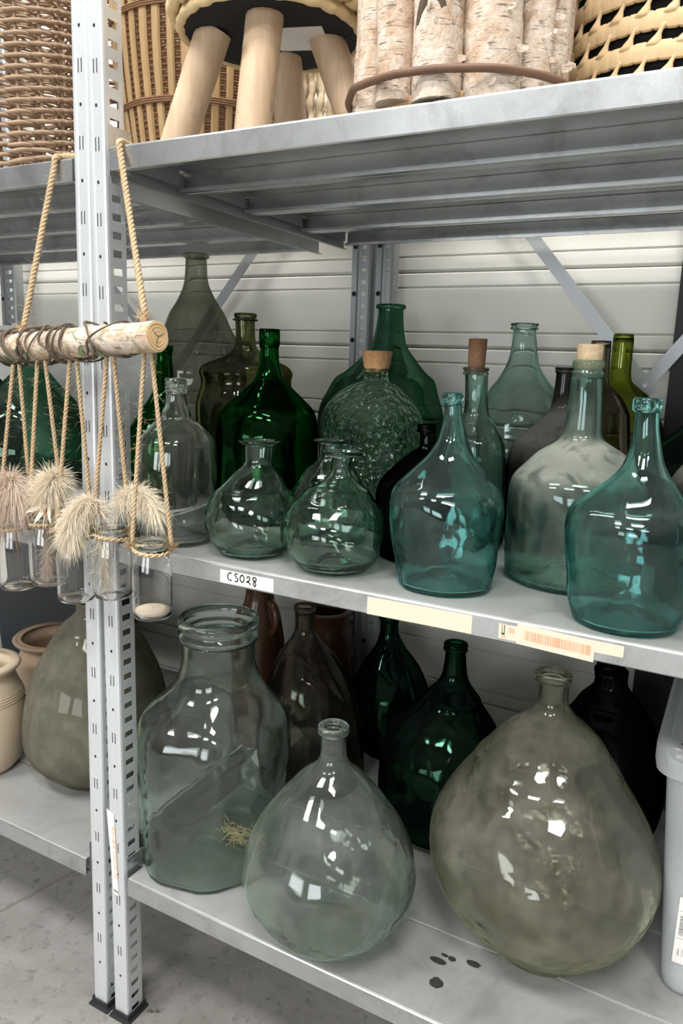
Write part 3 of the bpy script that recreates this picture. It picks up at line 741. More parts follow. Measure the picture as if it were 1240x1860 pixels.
# ------------------------------------------------------------------ bottles: (x, y, [(height, radius, sideways drift)])
PROF = {
    'M1': (0.057, 0.075, [(0, 0.05626, -0.000785), (0.01008, 0.05962, -0.000709), (0.02016, 0.0612, -0.000633), (0.03024, 0.06212, -0.000557), (0.04033, 0.06245, -0.000482), (0.05041, 0.06259, -0.000444), (0.06049, 0.06277, -0.000434), (0.07057, 0.06297, -0.000424), (0.08065, 0.06317, -0.000414), (0.09073, 0.0633, -0.000404), (0.1008, 0.06331, -0.000369), (0.1109, 0.06316, -0.000293), (0.121, 0.0628, -0.000216), (0.1311, 0.0622, -0.00014), (0.1411, 0.06118, -6.34e-05), (0.1512, 0.05928, 1.32e-05), (0.1613, 0.05558, 0.000248), (0.1714, 0.04697, 0.000727), (0.1845, 0.03426, 0.000943), (0.1912, 0.02368, 0.000655), (0.1996, 0.02196, 0.000718), (0.2097, 0.01728, 0.00113), (0.223, 0.01556, 0.000558), (0.228, 0.01723, 0.000596), (0.252, 0.01716, 0.000778)]),
    'M2': (0.202, 0.077, [(0, 0.04683, -0.000635), (0.006738, 0.05207, -0.00143), (0.01348, 0.05716, -0.0019), (0.02021, 0.06176, -0.00237), (0.02695, 0.06541, -0.00281), (0.03369, 0.06784, -0.00318), (0.04043, 0.06913, -0.00355), (0.04717, 0.06953, -0.00381), (0.05391, 0.06927, -0.00373), (0.06064, 0.06848, -0.00366), (0.06738, 0.06724, -0.00336), (0.07412, 0.06544, -0.00299), (0.08086, 0.0629, -0.00262), (0.0876, 0.05947, -0.00174), (0.09433, 0.0552, -0.00063), (0.1011, 0.04786, 0.000481), (0.1183, 0.03531, 0.00497), (0.1281, 0.025, 0.00616), (0.1362, 0.02013, 0.00608), (0.154, 0.02087, 0.00655), (0.162, 0.02806, 0.00711), (0.1685, 0.03123, 0.00705)]),
    'M3': (0.343, 0.074, [(0, 0.04639, -0.000416), (0.006598, 0.05293, -0.000889), (0.0132, 0.05892, -0.00136), (0.01979, 0.06417, -0.0018), (0.02639, 0.06823, -0.00217), (0.03299, 0.07111, -0.00254), (0.03959, 0.073, -0.00281), (0.04619, 0.07406, -0.00288), (0.05279, 0.07437, -0.00294), (0.05938, 0.0739, -0.0029), (0.06598, 0.07265, -0.00265), (0.07258, 0.07057, -0.0024), (0.07918, 0.06767, -0.00201), (0.08578, 0.06398, -0.00135), (0.09238, 0.0596, -0.000686), (0.09897, 0.05276, 0.000172), (0.1116, 0.04176, 0.00233), (0.1254, 0.02044, 0.00499), (0.1346, 0.01436, 0.00475), (0.1483, 0.01394, 0.00468), (0.1574, 0.02483, 0.00654), (0.165, 0.0293, 0.00633)]),
    'M5': (0.500, 0.086, [(0, 0.06124, 0.00286), (0.01004, 0.06266, 0.00199), (0.02008, 0.0641, 0.00129), (0.03012, 0.06554, 0.000897), (0.04016, 0.06698, 0.000508), (0.05021, 0.06839, 0.000197), (0.06025, 0.06975, 2.27e-05), (0.07029, 0.07103, -0.000151), (0.08033, 0.07219, -0.000325), (0.09037, 0.07315, -0.000712), (0.1004, 0.07365, -0.0012), (0.1105, 0.07322, -0.00164), (0.1205, 0.07099, -0.00173), (0.1305, 0.06582, -0.00196), (0.1406, 0.05621, -0.0019), (0.1559, 0.04312, -0.000221), (0.1701, 0.03032, 0.000487), (0.1878, 0.02072, 0.00158), (0.2018, 0.01681, 0.00172), (0.2193, 0.01221, 0.000561), (0.2331, 0.01079, -0.000134), (0.2359, 0.01322, -0.000551), (0.251, 0.01352, -0.00159)]),
    'M6': (0.638, 0.211, [(0, 0.08207, 0.000867), (0.0119, 0.08914, 0.000761), (0.0238, 0.09039, 0.000656), (0.0357, 0.09089, 0.000551), (0.0476, 0.09094, 0.000446), (0.05949, 0.09094, 0.000341), (0.07139, 0.09094, 0.000236), (0.08329, 0.09094, 0.000131), (0.09519, 0.09094, 2.55e-05), (0.1071, 0.09094, -7.96e-05), (0.119, 0.09068, -0.000185), (0.1309, 0.08907, -0.00029), (0.1428, 0.08429, -0.000395), (0.1547, 0.0735, -0.0005), (0.1746, 0.05636, 0.00139), (0.1871, 0.03715, 0.00127), (0.1967, 0.02679, -0.000651), (0.215, 0.02377, -0.000302), (0.244, 0.02145, -0.000795), (0.2712, 0.01989, -0.00175), (0.2741, 0.0206, -0.000815), (0.2975, 0.02051, -0.000913)]),
    'M7': (0.731, 0.066, [(0, 0.0561, -0.000507), (0.01026, 0.06023, -0.000563), (0.02052, 0.06312, -0.000618), (0.03079, 0.06529, -0.000673), (0.04105, 0.06682, -0.000729), (0.05131, 0.06814, -0.000784), (0.06157, 0.06948, -0.000839), (0.07184, 0.07088, -0.000895), (0.0821, 0.07228, -0.00095), (0.09236, 0.07359, -0.00101), (0.1026, 0.07468, -0.00106), (0.1129, 0.07533, -0.00112), (0.1231, 0.07392, -0.00117), (0.1334, 0.0673, -0.00123), (0.1437, 0.05483, -0.00112), (0.1584, 0.04036, 0.00147), (0.174, 0.02728, 0.00328), (0.1894, 0.02016, 0.00311), (0.2047, 0.01613, 0.00295), (0.2229, 0.01333, 0.00155), (0.2368, 0.01269, 0.000781), (0.241, 0.01539, 0.000643), (0.2566, 0.01503, -0.000523)]),
    'M4': (0.264, 0.197, [(0, 0.05149, 0.00182), (0.006597, 0.05488, 0.00182), (0.01319, 0.05827, 0.00177), (0.01979, 0.06157, 0.00161), (0.02639, 0.06451, 0.00145), (0.03298, 0.06671, 0.00128), (0.03958, 0.06795, 0.000931), (0.04618, 0.06826, 0.000563), (0.05278, 0.06788, 0.000195), (0.05937, 0.06703, -0.000117), (0.06597, 0.0658, -0.000382), (0.07257, 0.06413, -0.000647), (0.07916, 0.06195, -0.000834), (0.08576, 0.05928, -0.000683), (0.09236, 0.05623, -0.000532), (0.09895, 0.05072, -0.000381), (0.1174, 0.04003, -9.75e-05), (0.1287, 0.02585, -0.00107), (0.1374, 0.01807, -0.00197), (0.152, 0.01802, -0.00233), (0.1598, 0.02657, -0.00114), (0.1649, 0.02912, -0.00127)]),
    'M8': (0.256, 0.362, [(0, 0.05764, 0.00431), (0.01108, 0.06515, 0.00431), (0.02217, 0.07124, 0.00403), (0.03325, 0.07657, 0.00366), (0.04434, 0.08094, 0.00329), (0.05542, 0.08444, 0.00291), (0.06651, 0.08717, 0.00245), (0.07759, 0.08923, 0.00199), (0.08868, 0.09071, 0.00153), (0.09976, 0.09171, 0.00108), (0.1108, 0.09233, 0.000558), (0.1219, 0.09265, 1.23e-05), (0.133, 0.09279, -0.000534), (0.1441, 0.09276, -0.00108), (0.1552, 0.09245, -0.00166), (0.1663, 0.0917, -0.00232), (0.1774, 0.09049, -0.00299), (0.1884, 0.08867, -0.00369), (0.1995, 0.08547, -0.00442), (0.2106, 0.07998, -0.00483), (0.2217, 0.07068, -0.00497), (0.2378, 0.05558, -0.00394), (0.25, 0.03568, 0.000223), (0.2566, 0.02186, 0.00038), (0.2771, 0.0218, -0.00032)]),
    'M9': (0.074, 0.303, [(0, 0.08002, 0.0019), (0.01347, 0.09089, 0.00129), (0.02694, 0.09247, 0.000684), (0.04041, 0.09302, 0.000335), (0.05388, 0.09303, 9.24e-05), (0.06735, 0.0928, -0.000151), (0.08082, 0.09214, -0.000394), (0.0943, 0.09145, -0.00062), (0.1078, 0.09118, -0.000774), (0.1212, 0.09125, -0.000928), (0.1347, 0.09137, -0.00108), (0.1482, 0.09122, -0.00109), (0.1616, 0.09043, -0.000937), (0.1751, 0.08857, -0.000784), (0.1886, 0.08462, -0.000323), (0.2021, 0.07653, 0.000256), (0.2155, 0.06139, 0.00173), (0.2368, 0.03913, 0.00127), (0.2494, 0.02539, 0.000342), (0.2733, 0.01849, 5.8e-05), (0.3, 0.01648, -0.000257), (0.3047, 0.0184, -0.000313), (0.3368, 0.01783, -0.000307)]),
    'M10': (-0.114, 0.499, [(0, 0.09488, 0.00286), (0.01508, 0.1066, 0.00275), (0.03017, 0.1079, 0.00264), (0.04525, 0.1084, 0.00252), (0.06033, 0.1084, 0.00241), (0.07542, 0.1084, 0.0023), (0.0905, 0.1084, 0.00219), (0.1056, 0.1084, 0.00208), (0.1207, 0.1084, 0.00197), (0.1357, 0.1084, 0.00186), (0.1508, 0.1084, 0.00171), (0.1659, 0.1084, 0.00136), (0.181, 0.108, 0.001), (0.1961, 0.1059, 0.000651), (0.2112, 0.1012, 0.000194), (0.2262, 0.09564, -0.000525), (0.2413, 0.09488, -0.00124), (0.2564, 0.09798, -0.00191), (0.2715, 0.0864, -0.00218), (0.2872, 0.04927, -0.00157), (0.3042, 0.02545, -0.00308), (0.3324, 0.02017, -0.00374), (0.3593, 0.02011, -0.00484), (0.3682, 0.02353, -0.0049), (0.3771, 0.02064, -0.0045)]),
    'M11': (-0.313, 0.586, [(0, 0.06685, 0.00171), (0.02056, 0.07508, 0.00161), (0.04112, 0.08206, 0.00139), (0.06167, 0.08831, 0.00158), (0.08223, 0.09363, 0.00218), (0.1028, 0.09805, 0.00278), (0.1233, 0.1016, 0.00338), (0.1439, 0.1044, 0.00361), (0.1645, 0.1064, 0.00366), (0.185, 0.1077, 0.00371), (0.2056, 0.1083, 0.00375), (0.2261, 0.1085, 0.0032), (0.2467, 0.1079, 0.00259), (0.2673, 0.1062, 0.00197), (0.2878, 0.1027, 0.00112), (0.3084, 0.09678, 0.000214), (0.3289, 0.08775, -0.000989), (0.3523, 0.07582, -0.00252), (0.3831, 0.06275, -0.00344), (0.4076, 0.04681, -0.00386), (0.432, 0.03406, -0.00479), (0.4563, 0.02642, -0.00571), (0.4972, 0.02379, -0.00557), (0.5044, 0.02815, -0.00605), (0.5139, 0.02875, -0.00551)]),
    'M12': (0.174, 0.569, [(0, 0.06656, -0.00124), (0.01595, 0.07994, -0.00124), (0.03191, 0.09108, -0.00159), (0.04786, 0.1009, -0.00214), (0.06382, 0.1091, -0.00238), (0.07977, 0.1157, -0.00255), (0.09573, 0.1208, -0.00273), (0.1117, 0.1245, -0.00299), (0.1276, 0.1269, -0.00354), (0.1436, 0.1282, -0.0041), (0.1595, 0.1285, -0.00465), (0.1755, 0.1278, -0.00476), (0.1915, 0.1254, -0.00467), (0.2074, 0.1203, -0.00458), (0.2234, 0.1131, -0.00312), (0.2393, 0.1068, -0.00153), (0.2553, 0.09809, 0.000634), (0.2692, 0.0791, 0.00262), (0.2963, 0.05301, 0.00561), (0.3179, 0.03689, 0.00614), (0.3394, 0.0302, 0.00623), (0.3661, 0.02627, 0.00656), (0.382, 0.02512, 0.00684), (0.3904, 0.02945, 0.00652), (0.3989, 0.0267, 0.00665)]),
    'M13': (0.412, 0.197, [(0, 0.04968, -0.00134), (0.007958, 0.05501, -0.00144), (0.01592, 0.0564, -0.00156), (0.02388, 0.05722, -0.00169), (0.03183, 0.05749, -0.00199), (0.03979, 0.05753, -0.00244), (0.04775, 0.05753, -0.0029), (0.05571, 0.05753, -0.00336), (0.06367, 0.05753, -0.00381), (0.07163, 0.05753, -0.00421), (0.07958, 0.05753, -0.00438), (0.08754, 0.05745, -0.00456), (0.0955, 0.05701, -0.00474), (0.1035, 0.05582, -0.00485), (0.1114, 0.05365, -0.00381), (0.1194, 0.0505, -0.00276), (0.1273, 0.04469, -0.000956), (0.1441, 0.03407, 0.0047), (0.1587, 0.02017, 0.00826), (0.1668, 0.01249, 0.0108), (0.1829, 0.01125, 0.0104), (0.1878, 0.01365, 0.00889), (0.199, 0.01362, 0.00775)]),
    'M14': (0.462, 0.323, [(0, 0.04123, 0.00502), (0.01133, 0.04541, 0.00502), (0.02267, 0.0462, 0.00502), (0.034, 0.04654, 0.00473), (0.04533, 0.04658, 0.0044), (0.05666, 0.04658, 0.00407), (0.068, 0.04658, 0.00367), (0.07933, 0.04658, 0.00311), (0.09066, 0.04658, 0.00256), (0.102, 0.04658, 0.00201), (0.1133, 0.04658, 0.00145), (0.1247, 0.04658, 0.000915), (0.136, 0.04648, 0.000386), (0.1473, 0.04591, -0.000142), (0.1587, 0.04433, -0.000679), (0.17, 0.04157, -0.00131), (0.1813, 0.03687, -0.00198), (0.1967, 0.02949, -0.00313), (0.2096, 0.02071, -0.00419), (0.231, 0.01762, -0.00572), (0.2648, 0.01752, -0.0076), (0.2716, 0.01878, -0.00831), (0.2833, 0.02003, -0.0093)]),
    'M15': (0.455, 0.582, [(0, 0.04486, 0.005), (0.0146, 0.05297, 0.005), (0.0292, 0.05984, 0.005), (0.04381, 0.06601, 0.005), (0.05841, 0.07125, 0.00492), (0.07301, 0.0756, 0.00434), (0.08761, 0.07911, 0.00375), (0.1022, 0.08182, 0.00316), (0.1168, 0.08378, 0.00264), (0.1314, 0.08506, 0.00217), (0.146, 0.08574, 0.0017), (0.1606, 0.08568, 0.00123), (0.1752, 0.08448, 0.000442), (0.1898, 0.08198, -0.000365), (0.2044, 0.07839, -0.00117), (0.219, 0.0737, -0.00148), (0.2336, 0.06728, -0.00164), (0.2482, 0.05788, -0.00247), (0.2638, 0.04515, -0.00373), (0.2889, 0.03055, -0.00534), (0.3138, 0.02435, -0.00533), (0.3474, 0.0207, -0.00709), (0.3533, 0.02523, -0.00788), (0.365, 0.02519, -0.00783)]),
    'M16': (0.572, 0.363, [(0, 0.06305, 0.00283), (0.01151, 0.06991, 0.00231), (0.02301, 0.07118, 0.00177), (0.03452, 0.0717, 0.00123), (0.04603, 0.07176, 0.000687), (0.05753, 0.07176, 2.87e-05), (0.06904, 0.07176, -0.00063), (0.08055, 0.07176, -0.00129), (0.09205, 0.07176, -0.00195), (0.1036, 0.07176, -0.00251), (0.1151, 0.07171, -0.00296), (0.1266, 0.0714, -0.00341), (0.1381, 0.07047, -0.00385), (0.1496, 0.06852, -0.00395), (0.1611, 0.06515, -0.00385), (0.1726, 0.05998, -0.00325), (0.1841, 0.05009, -0.00186), (0.2065, 0.0332, 0.00302), (0.2234, 0.02037, 0.00519), (0.2444, 0.01438, 0.00298), (0.2744, 0.01347, 0.00348), (0.2794, 0.01556, 0.00278), (0.2877, 0.01511, 0.00318)]),
    'M17': (0.618, 0.652, [(0, 0.05001, 0.00823), (0.01403, 0.05897, 0.00807), (0.02806, 0.06605, 0.0069), (0.04209, 0.07206, 0.00573), (0.05612, 0.0767, 0.0046), (0.07015, 0.08006, 0.00391), (0.08418, 0.08225, 0.00321), (0.09821, 0.08342, 0.00251), (0.1122, 0.0838, 0.00181), (0.1263, 0.08373, 0.00111), (0.1403, 0.0834, 0.000384), (0.1543, 0.08268, -0.000346), (0.1684, 0.08127, -0.00108), (0.1824, 0.07886, -0.00173), (0.1964, 0.07511, -0.00211), (0.2105, 0.06967, -0.00248), (0.2245, 0.06177, -0.00264), (0.2401, 0.05129, -0.0027), (0.2601, 0.02832, -0.00521), (0.275, 0.01968, -0.00687), (0.3097, 0.01808, -0.00699), (0.343, 0.01749, -0.00702), (0.3508, 0.01697, -0.00728)]),
    'M18': (0.605, 0.511, [(0, 0.05261, 0.00658), (0.01333, 0.05647, 0.00658), (0.02666, 0.05704, 0.006), (0.03999, 0.05724, 0.00538), (0.05332, 0.05725, 0.00476), (0.06665, 0.05725, 0.00414), (0.07998, 0.05725, 0.00346), (0.09331, 0.05725, 0.00274), (0.1066, 0.05725, 0.00201), (0.12, 0.05723, 0.00128), (0.1333, 0.05708, 0.000551), (0.1466, 0.05665, -0.000178), (0.16, 0.05591, -0.000832), (0.1733, 0.055, -0.00147), (0.1866, 0.0541, -0.0021), (0.2, 0.05323, -0.00256), (0.2133, 0.05151, -0.00255), (0.2266, 0.04553, -0.00267), (0.2472, 0.03342, -0.00365), (0.2655, 0.01759, -0.00586), (0.2973, 0.01612, -0.00657), (0.3261, 0.01605, -0.00742), (0.3333, 0.01557, -0.00763)]),
    'M20': (-0.171, 0.299, [(0, 0.07931, -0.00423), (0.01216, 0.07672, -0.00394), (0.02432, 0.07437, -0.00365), (0.03648, 0.07229, -0.00336), (0.04864, 0.07068, -0.00307), (0.0608, 0.06968, -0.00278), (0.07296, 0.06928, -0.00249), (0.08512, 0.06926, -0.0022), (0.09728, 0.06928, -0.0019), (0.1094, 0.069, -0.00161), (0.1216, 0.06808, -0.00132), (0.1338, 0.06614, -0.000613), (0.1459, 0.06262, 0.000164), (0.1581, 0.05501, 0.000969), (0.182, 0.04159, 0.00276), (0.2084, 0.02551, 0.00388), (0.2399, 0.01746, 0.00546), (0.2814, 0.01421, 0.00587), (0.2917, 0.01629, 0.00597), (0.304, 0.01521, 0.0061)]),
    'M21': (-0.546, 0.299, [(0, 0.08998, -0.00596), (0.0127, 0.1127, -0.00564), (0.0254, 0.1218, -0.00506), (0.0381, 0.1268, -0.00448), (0.0508, 0.1283, -0.00389), (0.0635, 0.1285, -0.00331), (0.0762, 0.1282, -0.00283), (0.0889, 0.1272, -0.00245), (0.1016, 0.1252, -0.00206), (0.1143, 0.1225, -0.00168), (0.127, 0.1192, -0.0013), (0.1397, 0.1153, -0.000733), (0.1524, 0.1106, -0.000104), (0.1651, 0.1043, 0.000525), (0.1778, 0.09613, 0.00125), (0.1905, 0.08527, 0.00207), (0.2073, 0.06773, 0.00316), (0.2366, 0.04152, 0.00617), (0.2599, 0.02839, 0.0061), (0.2945, 0.02474, 0.00647), (0.306, 0.02882, 0.00643), (0.3175, 0.02702, 0.00734)]),
    'B1': (0.083, 0.138, [(0, 0.1216, -0.00711), (0.01752, 0.1233, -0.0063), (0.03504, 0.1249, -0.00548), (0.05255, 0.1263, -0.00467), (0.07007, 0.1276, -0.00393), (0.08759, 0.1285, -0.00354), (0.1051, 0.1293, -0.00314), (0.1226, 0.13, -0.00274), (0.1401, 0.1307, -0.00234), (0.1577, 0.1315, -0.00202), (0.1752, 0.1323, -0.00186), (0.1927, 0.1329, -0.0017), (0.2102, 0.1329, -0.00155), (0.2277, 0.132, -0.00139), (0.2453, 0.1296, -0.000859), (0.2628, 0.1232, 1.3e-07), (0.2803, 0.11, 0.0018), (0.2978, 0.09271, 0.00393), (0.3153, 0.07829, 0.00593), (0.3325, 0.06926, 0.00655), (0.3575, 0.0627, 0.00614), (0.3822, 0.06106, 0.00648), (0.397, 0.06578, 0.00609), (0.4214, 0.06743, 0.00568), (0.4379, 0.06655, 0.00603)]),
    'B2': (0.353, 0.072, [(0, 0.06371, 0.00296), (0.01365, 0.07993, 0.00221), (0.02731, 0.09495, 0.00185), (0.04096, 0.1071, 0.00164), (0.05462, 0.1163, 0.00142), (0.06827, 0.1234, 0.000891), (0.08192, 0.1285, 0.000317), (0.09558, 0.1312, -0.000236), (0.1092, 0.1315, -0.000568), (0.1229, 0.13, -0.0009), (0.1365, 0.1272, -0.00107), (0.1502, 0.123, -0.000917), (0.1638, 0.1173, -0.000762), (0.1775, 0.1101, -0.000734), (0.1912, 0.1013, -0.00079), (0.2048, 0.09118, -0.000775), (0.2185, 0.08241, -0.000548), (0.2332, 0.0709, -0.000304), (0.2602, 0.04772, -0.000649), (0.278, 0.02765, 0.000532), (0.2958, 0.01946, 8.48e-05), (0.3204, 0.01816, -0.00086), (0.3291, 0.02257, -0.0014), (0.3413, 0.02292, -0.00139)]),
    'B3': (0.635, 0.216, [(0, 0.0756, 0.0113), (0.01751, 0.08818, 0.0104), (0.03502, 0.1072, 0.00945), (0.05254, 0.1245, 0.0085), (0.07005, 0.1388, 0.00709), (0.08756, 0.1499, 0.00565), (0.1051, 0.1582, 0.0042), (0.1226, 0.1639, 0.00275), (0.1401, 0.167, 0.0013), (0.1576, 0.1674, -8.19e-05), (0.1751, 0.1651, -0.00141), (0.1926, 0.1608, -0.00273), (0.2101, 0.1545, -0.00338), (0.2277, 0.1461, -0.00395), (0.2452, 0.1361, -0.00437), (0.2627, 0.1251, -0.00447), (0.2802, 0.1131, -0.00443), (0.2977, 0.103, -0.00405), (0.311, 0.09236, -0.00375), (0.3371, 0.07365, -0.0027), (0.3588, 0.05064, -0.00198), (0.376, 0.0318, -0.00287), (0.393, 0.0218, -0.00376), (0.4159, 0.02052, -0.00443), (0.4244, 0.02601, -0.00566), (0.4378, 0.02594, -0.00661)]),
    'B4': (0.095, 0.442, [(0, 0.111, 0.00996), (0.01496, 0.1098, 0.00965), (0.02991, 0.1087, 0.00933), (0.04487, 0.108, 0.00901), (0.05982, 0.1076, 0.0086), (0.07478, 0.1075, 0.00784), (0.08973, 0.1075, 0.00708), (0.1047, 0.1073, 0.00633), (0.1196, 0.1065, 0.00557), (0.1346, 0.1049, 0.00437), (0.1496, 0.1026, 0.00317), (0.1645, 0.09969, 0.00197), (0.1795, 0.0964, 0.000772), (0.1944, 0.09263, -0.000836), (0.2094, 0.08804, -0.00251), (0.2243, 0.08218, -0.00417), (0.2393, 0.07481, -0.00583), (0.2542, 0.0661, -0.00744), (0.2728, 0.05659, -0.00944), (0.3028, 0.03227, -0.0114), (0.3266, 0.02201, -0.0127), (0.3621, 0.02191, -0.0143), (0.3739, 0.02356, -0.015)]),
    'B5': (0.406, 0.421, [(0, 0.08842, 0.00315), (0.01468, 0.1077, 0.00245), (0.02936, 0.1159, 0.00115), (0.04403, 0.1206, -0.000438), (0.05871, 0.1223, -0.00172), (0.07339, 0.1227, -0.00229), (0.08807, 0.1225, -0.00286), (0.1027, 0.1219, -0.00336), (0.1174, 0.1212, -0.00353), (0.1321, 0.1203, -0.0037), (0.1468, 0.1184, -0.00386), (0.1615, 0.1149, -0.00403), (0.1761, 0.1096, -0.0042), (0.1908, 0.1025, -0.00435), (0.2055, 0.09354, -0.00305), (0.2202, 0.08307, -0.00175), (0.2348, 0.07141, -0.000188), (0.2495, 0.05911, 0.00182), (0.2625, 0.05196, 0.00359), (0.2843, 0.03352, 0.00575), (0.3059, 0.02329, 0.00628), (0.3435, 0.01863, 0.00559), (0.3521, 0.02213, 0.00475), (0.3669, 0.02108, 0.0048)]),
    'B6': (0.198, 0.619, [(0, 0.05269, 0.00473), (0.01288, 0.06335, 0.00449), (0.02576, 0.07176, 0.00413), (0.03865, 0.07891, 0.00377), (0.05153, 0.08443, 0.00342), (0.06441, 0.08842, 0.00312), (0.07729, 0.09102, 0.00288), (0.09017, 0.09241, 0.00264), (0.1031, 0.09276, 0.0024), (0.1159, 0.09223, 0.00202), (0.1288, 0.09092, 0.0013), (0.1417, 0.08878, 0.000582), (0.1546, 0.08565, -0.000134), (0.1675, 0.08142, -0.000683), (0.1803, 0.07608, -0.000608), (0.1932, 0.06966, -0.000532), (0.2061, 0.0623, -0.000457), (0.219, 0.05411, -0.00128), (0.2319, 0.04533, -0.00257), (0.2493, 0.03347, -0.00431), (0.2813, 0.02061, -0.00791), (0.3119, 0.02356, -0.00855), (0.3221, 0.02172, -0.00844)]),
    'B7': (0.680, 0.501, [(0, 0.05004, 0.0059), (0.01448, 0.05989, 0.0059), (0.02897, 0.06825, 0.0059), (0.04345, 0.07574, 0.00623), (0.05793, 0.08212, 0.00678), (0.07242, 0.08741, 0.00687), (0.0869, 0.09168, 0.00568), (0.1014, 0.09497, 0.0045), (0.1159, 0.09735, 0.00331), (0.1304, 0.09891, 0.00213), (0.1448, 0.09973, 0.00125), (0.1593, 0.09988, 0.000501), (0.1738, 0.09924, -0.000245), (0.1883, 0.09762, -0.000991), (0.2028, 0.09487, -0.00172), (0.2173, 0.09091, -0.00237), (0.2317, 0.08576, -0.00303), (0.2462, 0.07946, -0.00369), (0.2607, 0.07193, -0.00427), (0.2752, 0.06251, -0.0048), (0.2949, 0.05103, -0.00551), (0.3209, 0.02905, -0.00727), (0.3488, 0.02314, -0.00958), (0.3621, 0.02406, -0.0114)]),
    'B9': (-0.285, 0.221, [(0, 0.07278, -0.00344), (0.01569, 0.09771, -0.00341), (0.03139, 0.1156, -0.00338), (0.04708, 0.1296, -0.00318), (0.06277, 0.1387, -0.0029), (0.07847, 0.1435, -0.00262), (0.09416, 0.1452, -0.00234), (0.1099, 0.1452, -0.00206), (0.1255, 0.1445, -0.00178), (0.1412, 0.1432, -0.0015), (0.1569, 0.1412, -0.00122), (0.1726, 0.1385, -0.000941), (0.1883, 0.1351, -0.000613), (0.204, 0.1308, -0.000118), (0.2197, 0.1255, 0.000376), (0.2354, 0.1193, 0.000871), (0.2511, 0.112, 0.00138), (0.2668, 0.1042, 0.00193), (0.2825, 0.09603, 0.00247), (0.2982, 0.08714, 0.00314), (0.3139, 0.07722, 0.00386), (0.3283, 0.06705, 0.00451), (0.3517, 0.04178, 0.00462), (0.375, 0.02777, 0.00296), (0.3923, 0.02771, 0.00338)]),
}

